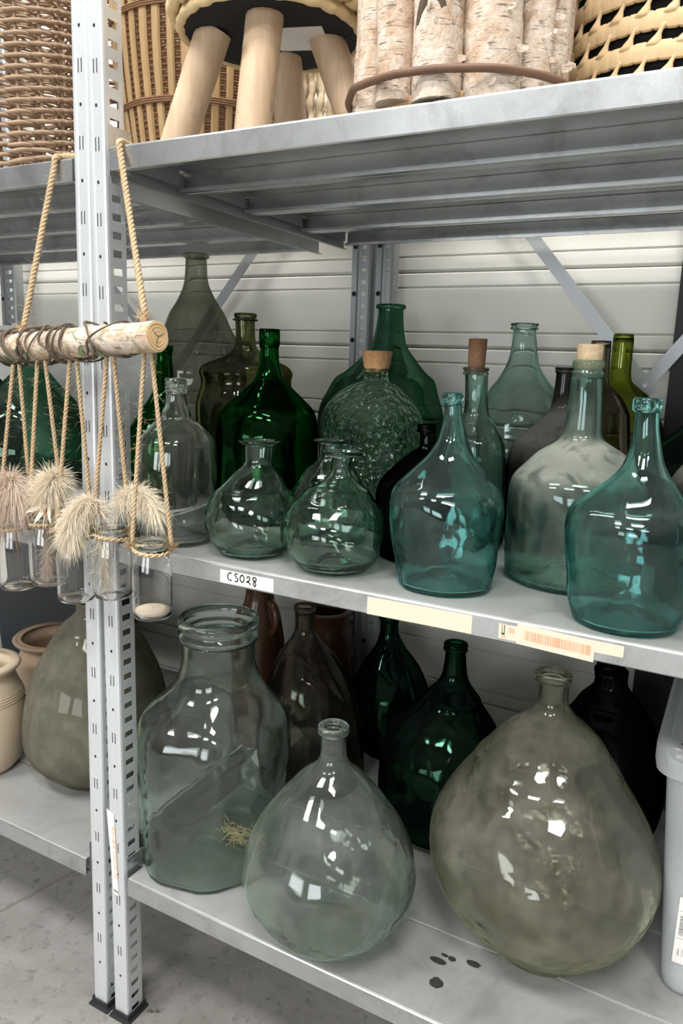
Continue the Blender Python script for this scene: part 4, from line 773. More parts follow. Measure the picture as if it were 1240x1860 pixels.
def bottle(key, name, label, cat, mat, group=None, lip=0, cork=None, wob=0.0, ribs=0, facet=0, n=56, thread=False, punt=0.018, zshelf=None, ring=None, dx=0, dy=0, solid=0.0028):
    bx, by, pr = PROF[key]
    zs = zshelf if zshelf is not None else (Z1 if key[0] == 'B' else Z2)
    root = empty(name, (bx + dx, by + dy, zs + 0.0006))
    tag(root, label, cat, group)
    H = pr[-1][0]
    nl = len(pr) - lip
    body = pr[:nl] if lip else pr
    if lip:
        body = body + [(pr[nl][0] + 0.001, body[-1][1], pr[nl][2])]
    rm = max(p[1] for p in pr)
    sm = catmull(body, 3)
    seed = sum(ord(c) for c in key)
    def rad(a, h, r):
        q = r
        fr = min(1.0, max(0.0, (r - 0.45 * rm) / (0.4 * rm)))
        if wob:
            q *= 1 + wob * fr * noise.noise(Vector((math.cos(a) * 1.6 + seed, math.sin(a) * 1.6, h * 16)))
            q *= 1 + wob * 0.35 * fr * noise.noise(Vector((math.cos(a) * 5 + seed, math.sin(a) * 5, h * 45)))
        if ribs:
            q *= 1 + 0.022 * fr * math.cos(ribs * a + h * 20)
        if facet:
            s = 2 * PI / facet
            aa = ((a + 0.18) % s) - s / 2
            poly = math.cos(s / 2) / math.cos(aa)
            poly = poly * 1.045
            q *= 1 + fr * (min(poly, 1.0) - 1)
        return q
    mb = MB()
    rr = []
    h0, r0, o0 = sm[0]
    for f, hh in ((0.02, punt), (0.35, punt * 0.8), (0.62, punt * 0.3), (0.82, 0.001)):
        rr.append((hh, r0 * f, o0, False))
    rr.append((0.0, r0 * 0.93, o0, False))
    for h, r, o in sm:
        rr.append((max(h, 0.0025) if h == 0 else h, r, o, True))
    rings = []
    for h, r, o, w in rr:
        ring_ = []
        for k in range(n):
            a = 2 * PI * k / n
            q = rad(a, h, r) if w else r
            ring_.append((HR.x * o + q * math.cos(a), HR.y * o + q * math.sin(a), h))
        rings.append(ring_)
    if solid:
        inner = []
        for i, (h, r, o, w) in enumerate(rr):
            ri = max(r - solid, 0.3 * r) if w else r * 0.9
            hi = h + (solid * 1.6 if not w else solid * max(0.0, 1 - h / 0.02) * 1.6)
            ring_ = []
            for k in range(n):
                a = 2 * PI * k / n
                q = ri * (rad(a, h, r) / r) if w else ri
                ring_.append((HR.x * o + q * math.cos(a), HR.y * o + q * math.sin(a), hi))
            inner.append(ring_)
        mb.rings(rings + inner[::-1], cap0=True, cap1=True)
    else:
        mb.rings(rings, cap0=True)
    mb.build('body', GL[mat], root, smooth=True)
    # lip: a solid ring of glass round the mouth
    top = pr[nl:] if lip else pr[-1:]
    o = top[-1][2]
    ro = max(p[1] for p in top)
    rin = max(pr[nl - 1][1] * 0.72, ro - 0.009) if lip else ro * 0.74
    zl0 = (top[0][0] if lip else H - 0.006)
    zl1 = H
    if zl1 - zl0 < 0.005: zl0 = zl1 - 0.006
    L = zl1 - zl0
    if thread:
        outer = [(ro * 0.9, zl0)]
        for i in range(4):
            zz = zl0 + L * (0.1 + i * 0.22)
            outer += [(ro * 0.92, zz), (ro, zz + L * 0.05), (ro, zz + L * 0.09), (ro * 0.92, zz + L * 0.14)]
        outer += [(ro * 0.9, zl1)]
    elif ring == 'double':
        outer = [(ro * 0.88, zl0), (ro, zl0 + L * 0.1), (ro, zl0 + L * 0.3), (ro * 0.9, zl0 + L * 0.42), (ro * 0.9, zl0 + L * 0.5), (ro * 1.0, zl0 + L * 0.62), (ro * 1.0, zl0 + L * 0.88), (ro * 0.95, zl1)]
    elif ring == 'flare':
        outer = [(pr[nl - 1][1] if lip else ro * 0.8, zl0), (ro * 0.86, zl0 + L * 0.25), (ro * 0.98, zl0 + L * 0.6), (ro, zl0 + L * 0.85), (ro * 0.97, zl1)]
    else:
        outer = [(ro * 0.9, zl0), (ro, zl0 + L * 0.18), (ro, zl0 + L * 0.8), (ro * 0.95, zl1)]
    prof = outer + [(rin + (ro - rin) * 0.35, zl1), (rin, zl1 - L * 0.15), (rin, zl0)]
    lm = MB()
    lm.lathe(prof, (HR.x * o, HR.y * o, 0), 40, loop=True)
    lm.build('lip', GL[mat], root, smooth=True)
    if cork:
        cm, rc0, rc1, hc0, hc1 = cork    # material, radius at foot and head, depth below lip, height above
        ck = MB()
        ck.lathe([(0.001, H - hc0), (rc0 * 0.96, H - hc0), (rc0, H - hc0 + 0.001), (rc0 + (rc1 - rc0) * hc0 / (hc0 + hc1), H + 0.001), (rc1 * 0.99, H + hc1 - 0.0015), (rc1 * 0.94, H + hc1), (0.001, H + hc1)],
                 (HR.x * o, HR.y * o, 0), 24, fn=lambda a, z, r: r * (1 + 0.03 * noise.noise(Vector((math.cos(a) * 3, math.sin(a) * 3, z * 160)))))
        ck.build('cork', MAT[cm], root, smooth=True, sharp=50)
    return root

# middle shelf, front row
bottle('M1', 'glass_jug', 'clear glass jug with a screw thread neck, behind the right hanging jar', 'bottle', 'clear', lip=2, thread=True)
G1 = 'squat pale green vases'
bottle('M2', 'glass_vase', 'squat pale green glass vase nearest the clear screw neck jug', 'vase', 'pear', G1, lip=2, ring='flare', wob=0.03)
bottle('M3', 'glass_vase', 'squat pale green glass vase at the shelf edge beside the short teal bottle', 'vase', 'pear', G1, lip=2, ring='flare', wob=0.03)
bottle('M4', 'glass_vase', 'squat pale green glass vase hidden behind the other two', 'vase', 'pear', G1, lip=2, ring='flare', wob=0.03)
bottle('M5', 'teal_bottle', 'short teal glass bottle with angular shoulders beside the squat vases', 'bottle', 'teal', 'rough blown teal bottles', lip=2, wob=0.05)
bottle('M7', 'teal_bottle', 'teal glass bottle with angular shoulders above the barcode label, at the right', 'bottle', 'teal', 'rough blown teal bottles', lip=2, wob=0.05)
bottle('M6', 'glass_jug', 'dusty teal jug with pale cork between the two teal bottles', 'bottle', 'teal_dust', lip=2, ring='double', cork=('cork_light', 0.0155, 0.0175, 0.012, 0.020))
# middle shelf, second row
bottle('M13', 'glass_bottle', 'small black glass bottle half hidden behind the short teal bottle', 'bottle', 'black', lip=2, ring='double')
bottle('M8', 'carboy', 'hammered green glass carboy with wide cork behind the squat vases', 'bottle', 'hammered', lip=1, cork=('cork', 0.021, 0.027, 0.008, 0.028))
bottle('M9', 'glass_bottle', 'dark emerald green bottle with tall neck behind the leftmost squat vase', 'bottle', 'green', lip=2)
bottle('M14', 'glass_bottle', 'ribbed pale teal bottle with tall brown cork', 'bottle', 'ribbed', lip=2, ring='double', ribs=22, dx=-0.004, dy=-0.004, cork=('cork_dark', 0.0125, 0.0145, 0.012, 0.043))
bottle('M16', 'glass_bottle', 'smoky black bottle with dusty shoulders behind the dusty teal jug', 'bottle', 'smoke', lip=2, ring='double')
bottle('M20', 'glass_bottle', 'bright green bottle behind the birch log end and clear jug', 'bottle', 'green', lip=2)
# middle shelf, back row
bottle('M10', 'demijohn', 'olive brown demijohn with a wire collar behind the emerald bottle', 'bottle', 'olive_brown', lip=2)
bottle('M11', 'demijohn', 'tall dusty grey demijohn with long neck, leftmost of the back row', 'bottle', 'olive_grey', lip=2)
bottle('M12', 'demijohn', 'mid green demijohn with long neck behind the hammered carboy', 'bottle', 'green_mid', lip=2)
bottle('M15', 'demijohn', 'pale teal demijohn with double ringed mouth behind the ribbed bottle', 'bottle', 'teal_pale', lip=2, ring='double', wob=0.06)
bottle('M17', 'glass_bottle', 'olive green long necked bottle at the back near the crossed braces', 'bottle', 'olive_green', lip=2)
bottle('M18', 'glass_bottle', 'clear greyish bottle just behind the pale cork of the dusty jug', 'bottle', 'grey_brown', lip=2)
bottle('M21', 'demijohn', 'large dusty green demijohn seen behind the hanging ropes', 'bottle', 'green_mid', lip=2)

# bottom shelf
bottle('B1', 'glass_jar', 'tall faceted clear glass jar with a wide ringed mouth', 'jar', 'big_jar', lip=3, ring='double', facet=8, n=96, punt=0.012)
bottle('B2', 'demijohn', 'round clear greenish glass demijohn in the middle of the lowest shelf', 'bottle', 'demijohn', lip=2, wob=0.015, ring='double')
bottle('B3', 'demijohn', 'largest beige dusty demijohn beside the plastic storage box', 'bottle', 'demijohn_beige', lip=2, wob=0.015, ring='double')
bottle('B4', 'demijohn', 'grey brown demijohn behind the tall faceted jar', 'bottle', 'grey_brown', lip=2)
bottle('B5', 'demijohn', 'dark green demijohn behind and between the two round clear demijohns', 'bottle', 'green_black', lip=2, ring='double')
bottle('B6', 'demijohn', 'blackish green demijohn at the back by the rear posts', 'bottle', 'green_black', lip=2)
bottle('B7', 'demijohn', 'black green demijohn in shadow beside the plastic box', 'bottle', 'black', lip=2)
bottle('B9', 'demijohn', 'large dull olive demijohn standing behind the front posts', 'bottle', 'dust_big', lip=2)

# wire collar on the olive demijohn, a loose part of it
for o in bpy.data.objects:
    if o.get('label', '').startswith('olive brown demijohn'):
        H = PROF['M10'][2][-1][0]
        off = PROF['M10'][2][-1][2]
        MB().tube([(HR.x * off + 0.0245 * math.cos(a), HR.y * off + 0.0245 * math.sin(a), H - 0.013) for a in [2 * PI * i / 28 for i in range(28)]], 0.002, 5, closed=True).build('wire_collar', MAT['black_plastic'], o, smooth=True)

# bottles cut by the right edge of the photograph
PROF['R1'] = (0.775, 0.42, [(0, 0.07, 0), (0.01, 0.082, 0), (0.03, 0.09, 0), (0.06, 0.094, 0), (0.10, 0.094, 0), (0.14, 0.088, 0), (0.165, 0.073, 0), (0.19, 0.05, 0), (0.21, 0.03, 0), (0.225, 0.02, 0), (0.25, 0.0165, 0), (0.28, 0.0155, 0), (0.285, 0.019, 0), (0.30, 0.019, 0)])
bottle('R1', 'glass_bottle', 'dark wavy green bottle at the right edge below the braces', 'bottle', 'green_black', lip=2, wob=0.12, zshelf=Z2)
PROF['R2'] = (0.832, 0.20, [(0, 0.072, 0), (0.012, 0.082, 0), (0.04, 0.085, 0), (0.10, 0.085, 0), (0.145, 0.082, 0), (0.17, 0.07, 0), (0.188, 0.05, 0), (0.20, 0.03, 0), (0.215, 0.02, 0), (0.24, 0.0165, 0), (0.265, 0.0155, 0), (0.27, 0.019, 0), (0.285, 0.019, 0)])
bottle('R2', 'glass_bottle', 'grey dusted smoky jug behind the right teal bottle', 'bottle', 'smoke', lip=2, zshelf=Z2)
# second demijohn of the left unit, half out of frame
PROF['L1'] = (-0.815, 0.34, [(0, 0.09, 0), (0.02, 0.11, 0), (0.06, 0.12, 0), (0.11, 0.122, 0), (0.16, 0.112, 0), (0.20, 0.09, 0), (0.235, 0.06, 0), (0.26, 0.035, 0), (0.28, 0.022, 0), (0.32, 0.02, 0), (0.33, 0.024, 0), (0.34, 0.024, 0)])
bottle('L1', 'demijohn', 'dark green demijohn at the left edge behind the hanging ropes', 'bottle', 'green_black', lip=2, zshelf=Z2)

# ------------------------------------------------------------------ pots, bin, board, box on the shelves
def pot(name, label, cat, loc, prof, mat, group=None, handles=(), grooves=(), n=48, hz=0.0, hr=0.0):
    root = empty(name, loc)
    tag(root, label, cat, group)
    inner = [(max(r - 0.009, 0.002), z) for r, z in prof if z > 0.012][::-1]
    full = [(0.002, 0.0), (prof[0][0] * 0.95, 0.0)] + prof + inner + [(0.002, 0.012)]
    full = [(r, z) for r, z in full]
    MB().lathe(full, (0, 0, 0), n, fn=lambda a, z, r: r * (1 + 0.008 * noise.noise(Vector((math.cos(a), math.sin(a), z * 9))))).build('body', mat, root, smooth=True, sharp=60)
    for gz, gr in grooves:
        MB().tube([(gr * math.cos(a), gr * math.sin(a), gz) for a in [2 * PI * i / n for i in range(n)]], 0.0012, 5, closed=True).build('throwing_ring', mat, root, smooth=True)
    for a in handles:
        path = []
        for i in range(13):
            t = i / 12
            zz = hz - 0.035 * math.cos(PI * t)
            out = hr - 0.006 + 0.030 * math.sin(PI * t)
            path.append((out * math.cos(a), out * math.sin(a), zz))
        MB().tube(path, 0.009, 8).build('handle', mat, root, smooth=True)
    return root

potp = [(0.070, 0.004), (0.080, 0.02), (0.092, 0.07), (0.099, 0.13), (0.098, 0.18), (0.090, 0.225), (0.080, 0.258), (0.076, 0.272), (0.079, 0.283), (0.088, 0.290), (0.091, 0.297), (0.088, 0.304), (0.080, 0.305)]
potp = [(r * 0.92, z_ * 0.76) for r, z_ in potp]
pot('stoneware_pot', 'cream stoneware pot with wide rim at the front left corner', 'pot', (-0.506, 0.108, Z1 + 0.0006), potp, MAT['stoneware'], grooves=[(0.156, 0.0870), (0.161, 0.0860), (0.166, 0.0846), (0.171, 0.0830)])
potq = [(0.085, 0.004), (0.098, 0.02), (0.113, 0.07), (0.116, 0.12), (0.108, 0.165), (0.100, 0.185), (0.098, 0.195), (0.106, 0.207), (0.116, 0.213), (0.119, 0.219), (0.115, 0.223), (0.106, 0.222)]
potq = [(r * 0.86, z_ * 0.88) for r, z_ in potq]
pot('stoneware_pot', 'tan stoneware pot with side handles behind the cream pot', 'pot', (-0.568, 0.368, Z1 + 0.0006), potq, MAT['stoneware_brown'], handles=(-0.75, 2.4), hz=0.132, hr=0.097)
jug = [(0.050, 0.004), (0.056, 0.02), (0.058, 0.16), (0.056, 0.25), (0.048, 0.30), (0.034, 0.335), (0.030, 0.36), (0.034, 0.372), (0.034, 0.385), (0.028, 0.386)]
pot('stoneware_jug', 'brown glazed jug with handle behind the tall faceted jar', 'jug', (-0.075, 0.50, Z1 + 0.0006), jug, MAT['brown_glaze'], handles=(-0.4,), hz=0.31, hr=0.045)
crock = [(0.055, 0.004), (0.064, 0.02), (0.070, 0.10), (0.070, 0.22), (0.064, 0.26), (0.060, 0.275), (0.064, 0.29), (0.066, 0.30), (0.060, 0.302)]
pot('stoneware_crock', 'brown glazed crock at the back beside the grey brown demijohn', 'pot', (0.02, 0.625, Z1 + 0.0006), crock, MAT['brown_glaze'], grooves=[(0.20, 0.070), (0.207, 0.070), (0.214, 0.070)])

def rrect(x0, x1, y0, y1, z, r, n=5):
    out = []
    for cx, cy, a0 in ((x1 - r, y0 + r, -PI / 2), (x1 - r, y1 - r, 0), (x0 + r, y1 - r, PI / 2), (x0 + r, y0 + r, PI)):
        for i in range(n + 1):
            a = a0 + PI / 2 * i / n
            out.append((cx + r * math.cos(a), cy + r * math.sin(a), z))
    return out

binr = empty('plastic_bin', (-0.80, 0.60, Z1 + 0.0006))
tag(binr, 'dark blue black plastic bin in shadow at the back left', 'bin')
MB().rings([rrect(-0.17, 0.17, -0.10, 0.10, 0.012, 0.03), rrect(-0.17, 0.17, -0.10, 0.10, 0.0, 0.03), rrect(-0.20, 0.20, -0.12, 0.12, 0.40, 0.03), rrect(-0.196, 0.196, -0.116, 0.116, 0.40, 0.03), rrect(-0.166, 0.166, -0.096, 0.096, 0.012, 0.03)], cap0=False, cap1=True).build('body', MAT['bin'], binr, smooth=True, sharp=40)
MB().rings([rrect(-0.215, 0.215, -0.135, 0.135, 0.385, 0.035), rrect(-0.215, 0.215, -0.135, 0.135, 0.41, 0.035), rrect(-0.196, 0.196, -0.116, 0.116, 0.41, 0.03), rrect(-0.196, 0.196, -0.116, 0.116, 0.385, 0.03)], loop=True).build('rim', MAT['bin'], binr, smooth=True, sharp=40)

bd = empty('backing_board', (-0.86, 0.66, Z2 + 0.0006))
tag(bd, 'pale flat board leaning behind the left demijohns', 'board')
bo = MB().box(-0.33, 0.33, -0.006, 0.006, 0, 0.345)
bo.build('panel', MAT['board_pale'], bd)
MB().box(-0.33, 0.33, -0.009, 0.009, 0.345, 0.357).build('edge_strip', MAT['board_pale'], bd)
bd.rotation_euler = (-0.06, 0, 0)

# clear storage box
bx = empty('storage_box', (0.975, 0.40, Z1 + 0.0006))
tag(bx, 'translucent plastic storage box with lid at the right end of the lowest shelf', 'box')
def bxr(t, z, d=0.0):
    # t 0 foot .. 1 top
    return rrect(-0.160 - 0.028 * t + d, 0.160 + 0.028 * t - d, -0.187 - 0.020 * t + d, 0.187 + 0.020 * t - d, z, 0.028 - d)
MB().rings([bxr(0, 0.004, 0.008), bxr(0, 0.0, 0.008), bxr(0, 0.006), bxr(0.06, 0.03), bxr(0.95, 0.345), bxr(1.0, 0.358), bxr(1.0, 0.358, 0.002), bxr(0.95, 0.345, 0.002), bxr(0.06, 0.03, 0.002), bxr(0, 0.008, 0.002)], cap0=True, cap1=True).build('body', MAT['plastic'], bx, smooth=True, sharp=50)
MB().rings([bxr(1.0, 0.340, 0.0), bxr(1.25, 0.338, -0.004), bxr(1.3, 0.350, -0.005), bxr(1.3, 0.372, -0.005), bxr(1.2, 0.381, -0.002), bxr(1.1, 0.382, 0.006), bxr(1.0, 0.374, 0.016), bxr(1.0, 0.374, 0.10)], cap1=True).build('lid', MAT['plastic'], bx, smooth=True, sharp=50)
for xx in (-0.135, -0.06, 0.02):
    MB().box(xx, xx + 0.006, -0.2135, -0.205, 0.295, 0.338).build('rib', MAT['plastic'], bx)
# label follows the sloping front wall
def onfront(xw, zw, d):
    t = (zw - Z1) / 0.358
    return (xw - 0.975, -0.187 - 0.020 * t - d, zw - Z1)
def front_quad(mb, x0, x1, z0, z1, d):
    q = [onfront(x0, z0, d), onfront(x1, z0, d), onfront(x1, z1, d), onfront(x0, z1, d)]
    b = [onfront(x0, z0, d - 0.0004), onfront(x1, z0, d - 0.0004), onfront(x1, z1, d - 0.0004), onfront(x0, z1, d - 0.0004)]
    mb.add(q + b, [(0, 1, 2, 3), (7, 6, 5, 4), (0, 4, 5, 1), (1, 5, 6, 2), (2, 6, 7, 3), (3, 7, 4, 0)])
lb = MB(); front_quad(lb, 0.827, 0.895, 0.343, 0.449, 0.0010)
lbo = lb.build('paper_label', MAT['paper'], bx)
lbo['label'] = 'white printed product label'
zz = 0.420
bars = MB()
while zz > 0.388:
    h = rb.choice([0.0006, 0.001, 0.0018])
    front_quad(bars, 0.8305, 0.8390, zz - h, zz, 0.0013)
    zz -= h + rb.choice([0.0006, 0.001])
bars.build('barcode', MAT['grey_ink'], lbo)
blk = MB(); front_quad(blk, 0.8440, 0.8490, 0.3545, 0.3705, 0.0013); blk.build('printed_mark', MAT['ink'], lbo)
def ftext(s, xw, zw, size, mat, rot=PI / 2, d=0.0015):
    o = text(lbo, s, onfront(xw, zw, d), size, mat)
    o.rotation_euler = (PI / 2 + 0.055, 0, 0)
    o.rotation_mode = 'XYZ'
    o.matrix_local = Matrix.Translation(onfront(xw, zw, d)) @ Matrix.Rotation(PI / 2 + 0.055, 4, 'X') @ Matrix.Rotation(rot, 4, 'Z')
    return o
ftext('SAMLA', 0.8345, 0.3560, 0.0036, MAT['grey_ink'])
ftext('IKEA', 0.8484, 0.3555, 0.0052, MAT['paper'], d=0.0018)
ftext('H', 0.8520, 0.3770, 0.0052, MAT['grey_ink'])
ln = MB()
for xa in (0.8375, 0.8390, 0.8408): front_quad(ln, xa, xa + 0.0004, 0.3550, 0.3680 if xa < 0.8400 else 0.372, 0.0013)
front_quad(ln, 0.8290, 0.8440, 0.3835, 0.3840, 0.0013); front_quad(ln, 0.8420, 0.8426, 0.3840, 0.3960, 0.0013); front_quad(ln, 0.8290, 0.8450, 0.4275, 0.4280, 0.0013)
ln.build('printed_line', MAT['grey_ink'], lbo)
# bubble wrap inside
bw_root = empty('bubble_wrap', (0.985, 0.40, Z1 + 0.10))
tag(bw_root, 'crumpled bubble wrap bundle inside the storage box', 'packaging')
def blob(a, b):
    d = Vector((math.cos(b) * math.cos(a), math.cos(b) * math.sin(a), math.sin(b)))
    s = 1 + 0.16 * noise.noise(d * 1.7) + 0.08 * noise.noise(d * 5) + 0.02 * noise.noise(d * 22)
    return (0.142 * d.x * s, 0.165 * d.y * s, 0.105 * d.z * s + 0.10)
MB().rings([[blob(2 * PI * k / 48, -PI / 2 + PI * j / 28) for k in range(48)] for j in range(1, 28)], cap0=True, cap1=True).build('wrap_bundle', MAT['bubble'], bw_root, smooth=True)

# straw in the tall jar
stw = MB()
rs = random.Random(11)
for i in range(170):
    a = rs.uniform(0, 2 * PI)
    c = Vector((0.115 + rs.gauss(0, 0.022), 0.175 + rs.gauss(0, 0.012), Z1 + 0.012 + abs(rs.gauss(0, 0.006))))
    L = rs.uniform(0.006, 0.022)
    d = Vector((math.cos(a), math.sin(a), rs.uniform(-0.15, 0.35))) * L
    if (c - Vector((0.087, 0.132, c.z))).length > 0.088: continue
    stw.tube([c - d * 0.5, c + Vector((0, 0, rs.uniform(0, 0.004))), c + d * 0.5], 0.0006, 3)
st = stw.build('straw', simple('dry straw', (0.72, 0.55, 0.32), 0.85), None)
tag(st, 'handful of dry straw lying in the bottom of the tall jar', 'straw', kind='stuff')

# leaf litter at the foot of the post
for i, (xx, yy, l) in enumerate(((0.020, 0.032, 0.010), (0.030, 0.038, 0.007))):
    q = MB().tube([(xx - l / 2, yy, 0.003), (xx, yy + 0.002, 0.005), (xx + l / 2, yy + 0.003, 0.0025)], [0.001, 0.0028, 0.0006], 6)
    o = q.build('dead_leaf', MAT['vine'], None, smooth=True)
    tag(o, ['larger dark dried leaf scrap on the floor by the post foot', 'smaller dark dried leaf scrap on the floor by the post foot'][i], 'leaf')

# ------------------------------------------------------------------ top shelf
# footstool
sc_ = Vector((0.184, 0.134, 0))
stool = empty('footstool', (sc_.x, sc_.y, Z3 + 0.0006))
tag(stool, 'round woven footstool on four thick pale wooden legs', 'stool')
UZ = 0.155
legs = [((0.118, 0.090), (0.055, 0.077)), ((0.214, 0.074), (0.214, 0.046)), ((0.248, 0.174), (0.316, 0.178)), ((0.163, 0.200), (0.163, 0.235))]
for (tx, ty), (bx_, by_) in legs:
    a = Vector((tx - sc_.x, ty - sc_.y, UZ + 0.004)); b = Vector((bx_ - sc_.x, by_ - sc_.y, 0.0))
    path = [b, b + (a - b) * 0.02, b + (a - b) * 0.5, a]
    lg = MB().tube(path, [0.0225, 0.0238, 0.0242, 0.0245], 14)
    lgo = lg.build('leg', MAT['pine'], stool, smooth=True, sharp=35)
RS = 0.122
MB().lathe([(0.002, UZ), (RS, UZ), (RS, UZ + 0.004), (0.002, UZ + 0.004)], (0, 0, 0), 56).build('underside', MAT['black_cloth_shade'], stool)
MB().tube([((RS + 0.002) * math.cos(a), (RS + 0.002) * math.sin(a), UZ + 0.003 + 0.001 * math.sin(23 * a)) for a in [2 * PI * i / 96 for i in range(96)]], [0.0065 + 0.0008 * math.sin(i * 2.1) for i in range(96)], 8, closed=True).build('edge_braid', MAT['seagrass'], stool, smooth=True)
for row in range(6):
    zz = UZ + 0.020 + row * 0.017
    nb = 26
    m = MB()
    for k in range(nb):
        a0 = 2 * PI * (k + 0.5 * (row % 2)) / nb
        pts = []
        for i in range(6):
            t = i / 5
            a = a0 + (t - 0.5) * 2 * PI / nb * 1.45
            R = RS + 0.010 + 0.006 * math.sin(PI * t) - 0.003
            pts.append((R * math.cos(a), R * math.sin(a), zz + (t - 0.5) * 0.014))
        m.tube(pts, [0.002, 0.0075, 0.0090, 0.0090, 0.0075, 0.002], 6)
    m.build('woven_row', MAT['seagrass'], stool, smooth=True)
MB().lathe([(0.002, UZ + 0.004), (RS + 0.004, UZ + 0.004), (RS + 0.004, UZ + 0.118), (RS - 0.02, UZ + 0.128), (0.002, UZ + 0.128)], (0, 0, 0), 48).build('seat', MAT['seagrass'], stool, smooth=True, sharp=40)
MB().obox((0.036, 0.018, UZ - 0.0006), (0.035, 0.012, 0), (-0.012, 0.035, 0), (0, 0, 0.0004)).build('care_label', MAT['paper'], stool)

# bamboo strip basket
bb = empty('bamboo_basket', (-0.117, 0.365, Z3 + 0.0006))
tag(bb, 'tall brown basket of vertical bamboo strips behind the footstool', 'basket')
def br(z):
    return 0.128 + 0.034 * math.sin(min(1.0, z / 0.40) * PI * 0.62)
NS = 40
rs = random.Random(5)
for k in range(NS):
    a = 2 * PI * k / NS
    w = (0.0068 + rs.uniform(-0.0008, 0.0012)) / br(0.2)
    m = MB()
    rg = []
    for j in range(11):
        zz = 0.48 * j / 10
        R = br(zz)
        wob = 0.01 * math.sin(j * 1.3 + k)
        rg.append([((R + d) * math.cos(a + s * w + wob * 0.4), (R + d) * math.sin(a + s * w + wob * 0.4), zz) for s, d in ((-1, 0.0005), (-0.6, 0.0035), (0.6, 0.0035), (1, 0.0005), (1, -0.001), (-1, -0.001))])
    m.rings(rg, cap0=True, cap1=True)
    m.build('bamboo_strip', MAT['bamboo'], bb)
wf = MB()
zz = 0.006
row = 0
while zz < 0.47:
    R = br(zz) - 0.0025
    pts = [((R + 0.0022 * math.cos(NS * 2 * a / 2 + row * PI)) * math.cos(a), (R + 0.0022 * math.cos(NS * a + row * PI)) * math.sin(a), zz) for a in [2 * PI * i / 120 for i in range(120)]]
    wf.tube(pts, 0.0022, 4, closed=True)
    zz += 0.0044; row += 1
wfo = wf.build('weft', MAT['bamboo_dark'], bb)
wfo['kind'] = 'stuff'
for zc in (0.135, 0.276, 0.42):
    for d in (-0.0035, 0.0, 0.0035):
        R = br(zc) + 0.0048
        MB().tube([(R * math.cos(a), R * math.sin(a), zc + d) for a in [2 * PI * i / 64 for i in range(64)]], 0.0017, 5, closed=True).build('binding_cord', MAT['bamboo_dark'], bb, smooth=True)

# coiled rope basket and white pot glimpsed between the stool legs
rbk = empty('rope_basket', (0.045, 0.545, Z3 + 0.0006))
tag(rbk, 'small basket of upright twisted rope seen between the stool legs', 'basket')
for k in range(18):
    a = 2 * PI * k / 18
    pts = []
    for j in range(40):
        zz = 0.30 * j / 39
        q = j * 0.9 + k
        pts.append((0.058 * math.cos(a) + 0.0022 * math.cos(q), 0.058 * math.sin(a) + 0.0022 * math.sin(q), zz))
    MB().tube(pts, [0.0078 + 0.0018 * math.sin(j * 1.6) for j in range(40)], 7).build('rope_strand', simple('pale rope', (0.62, 0.50, 0.34), 0.85, vary=0.25, scale=90, bump=0.3) if k == 0 else bpy.data.materials['pale rope'], rbk, smooth=True)
pot('glazed_pot', 'plain white pot behind the right stool leg', 'pot', (0.185, 0.60, Z3 + 0.0006), [(0.055, 0.004), (0.06, 0.02), (0.068, 0.15), (0.074, 0.28), (0.078, 0.30), (0.076, 0.31), (0.07, 0.311)], MAT['white_pot'])

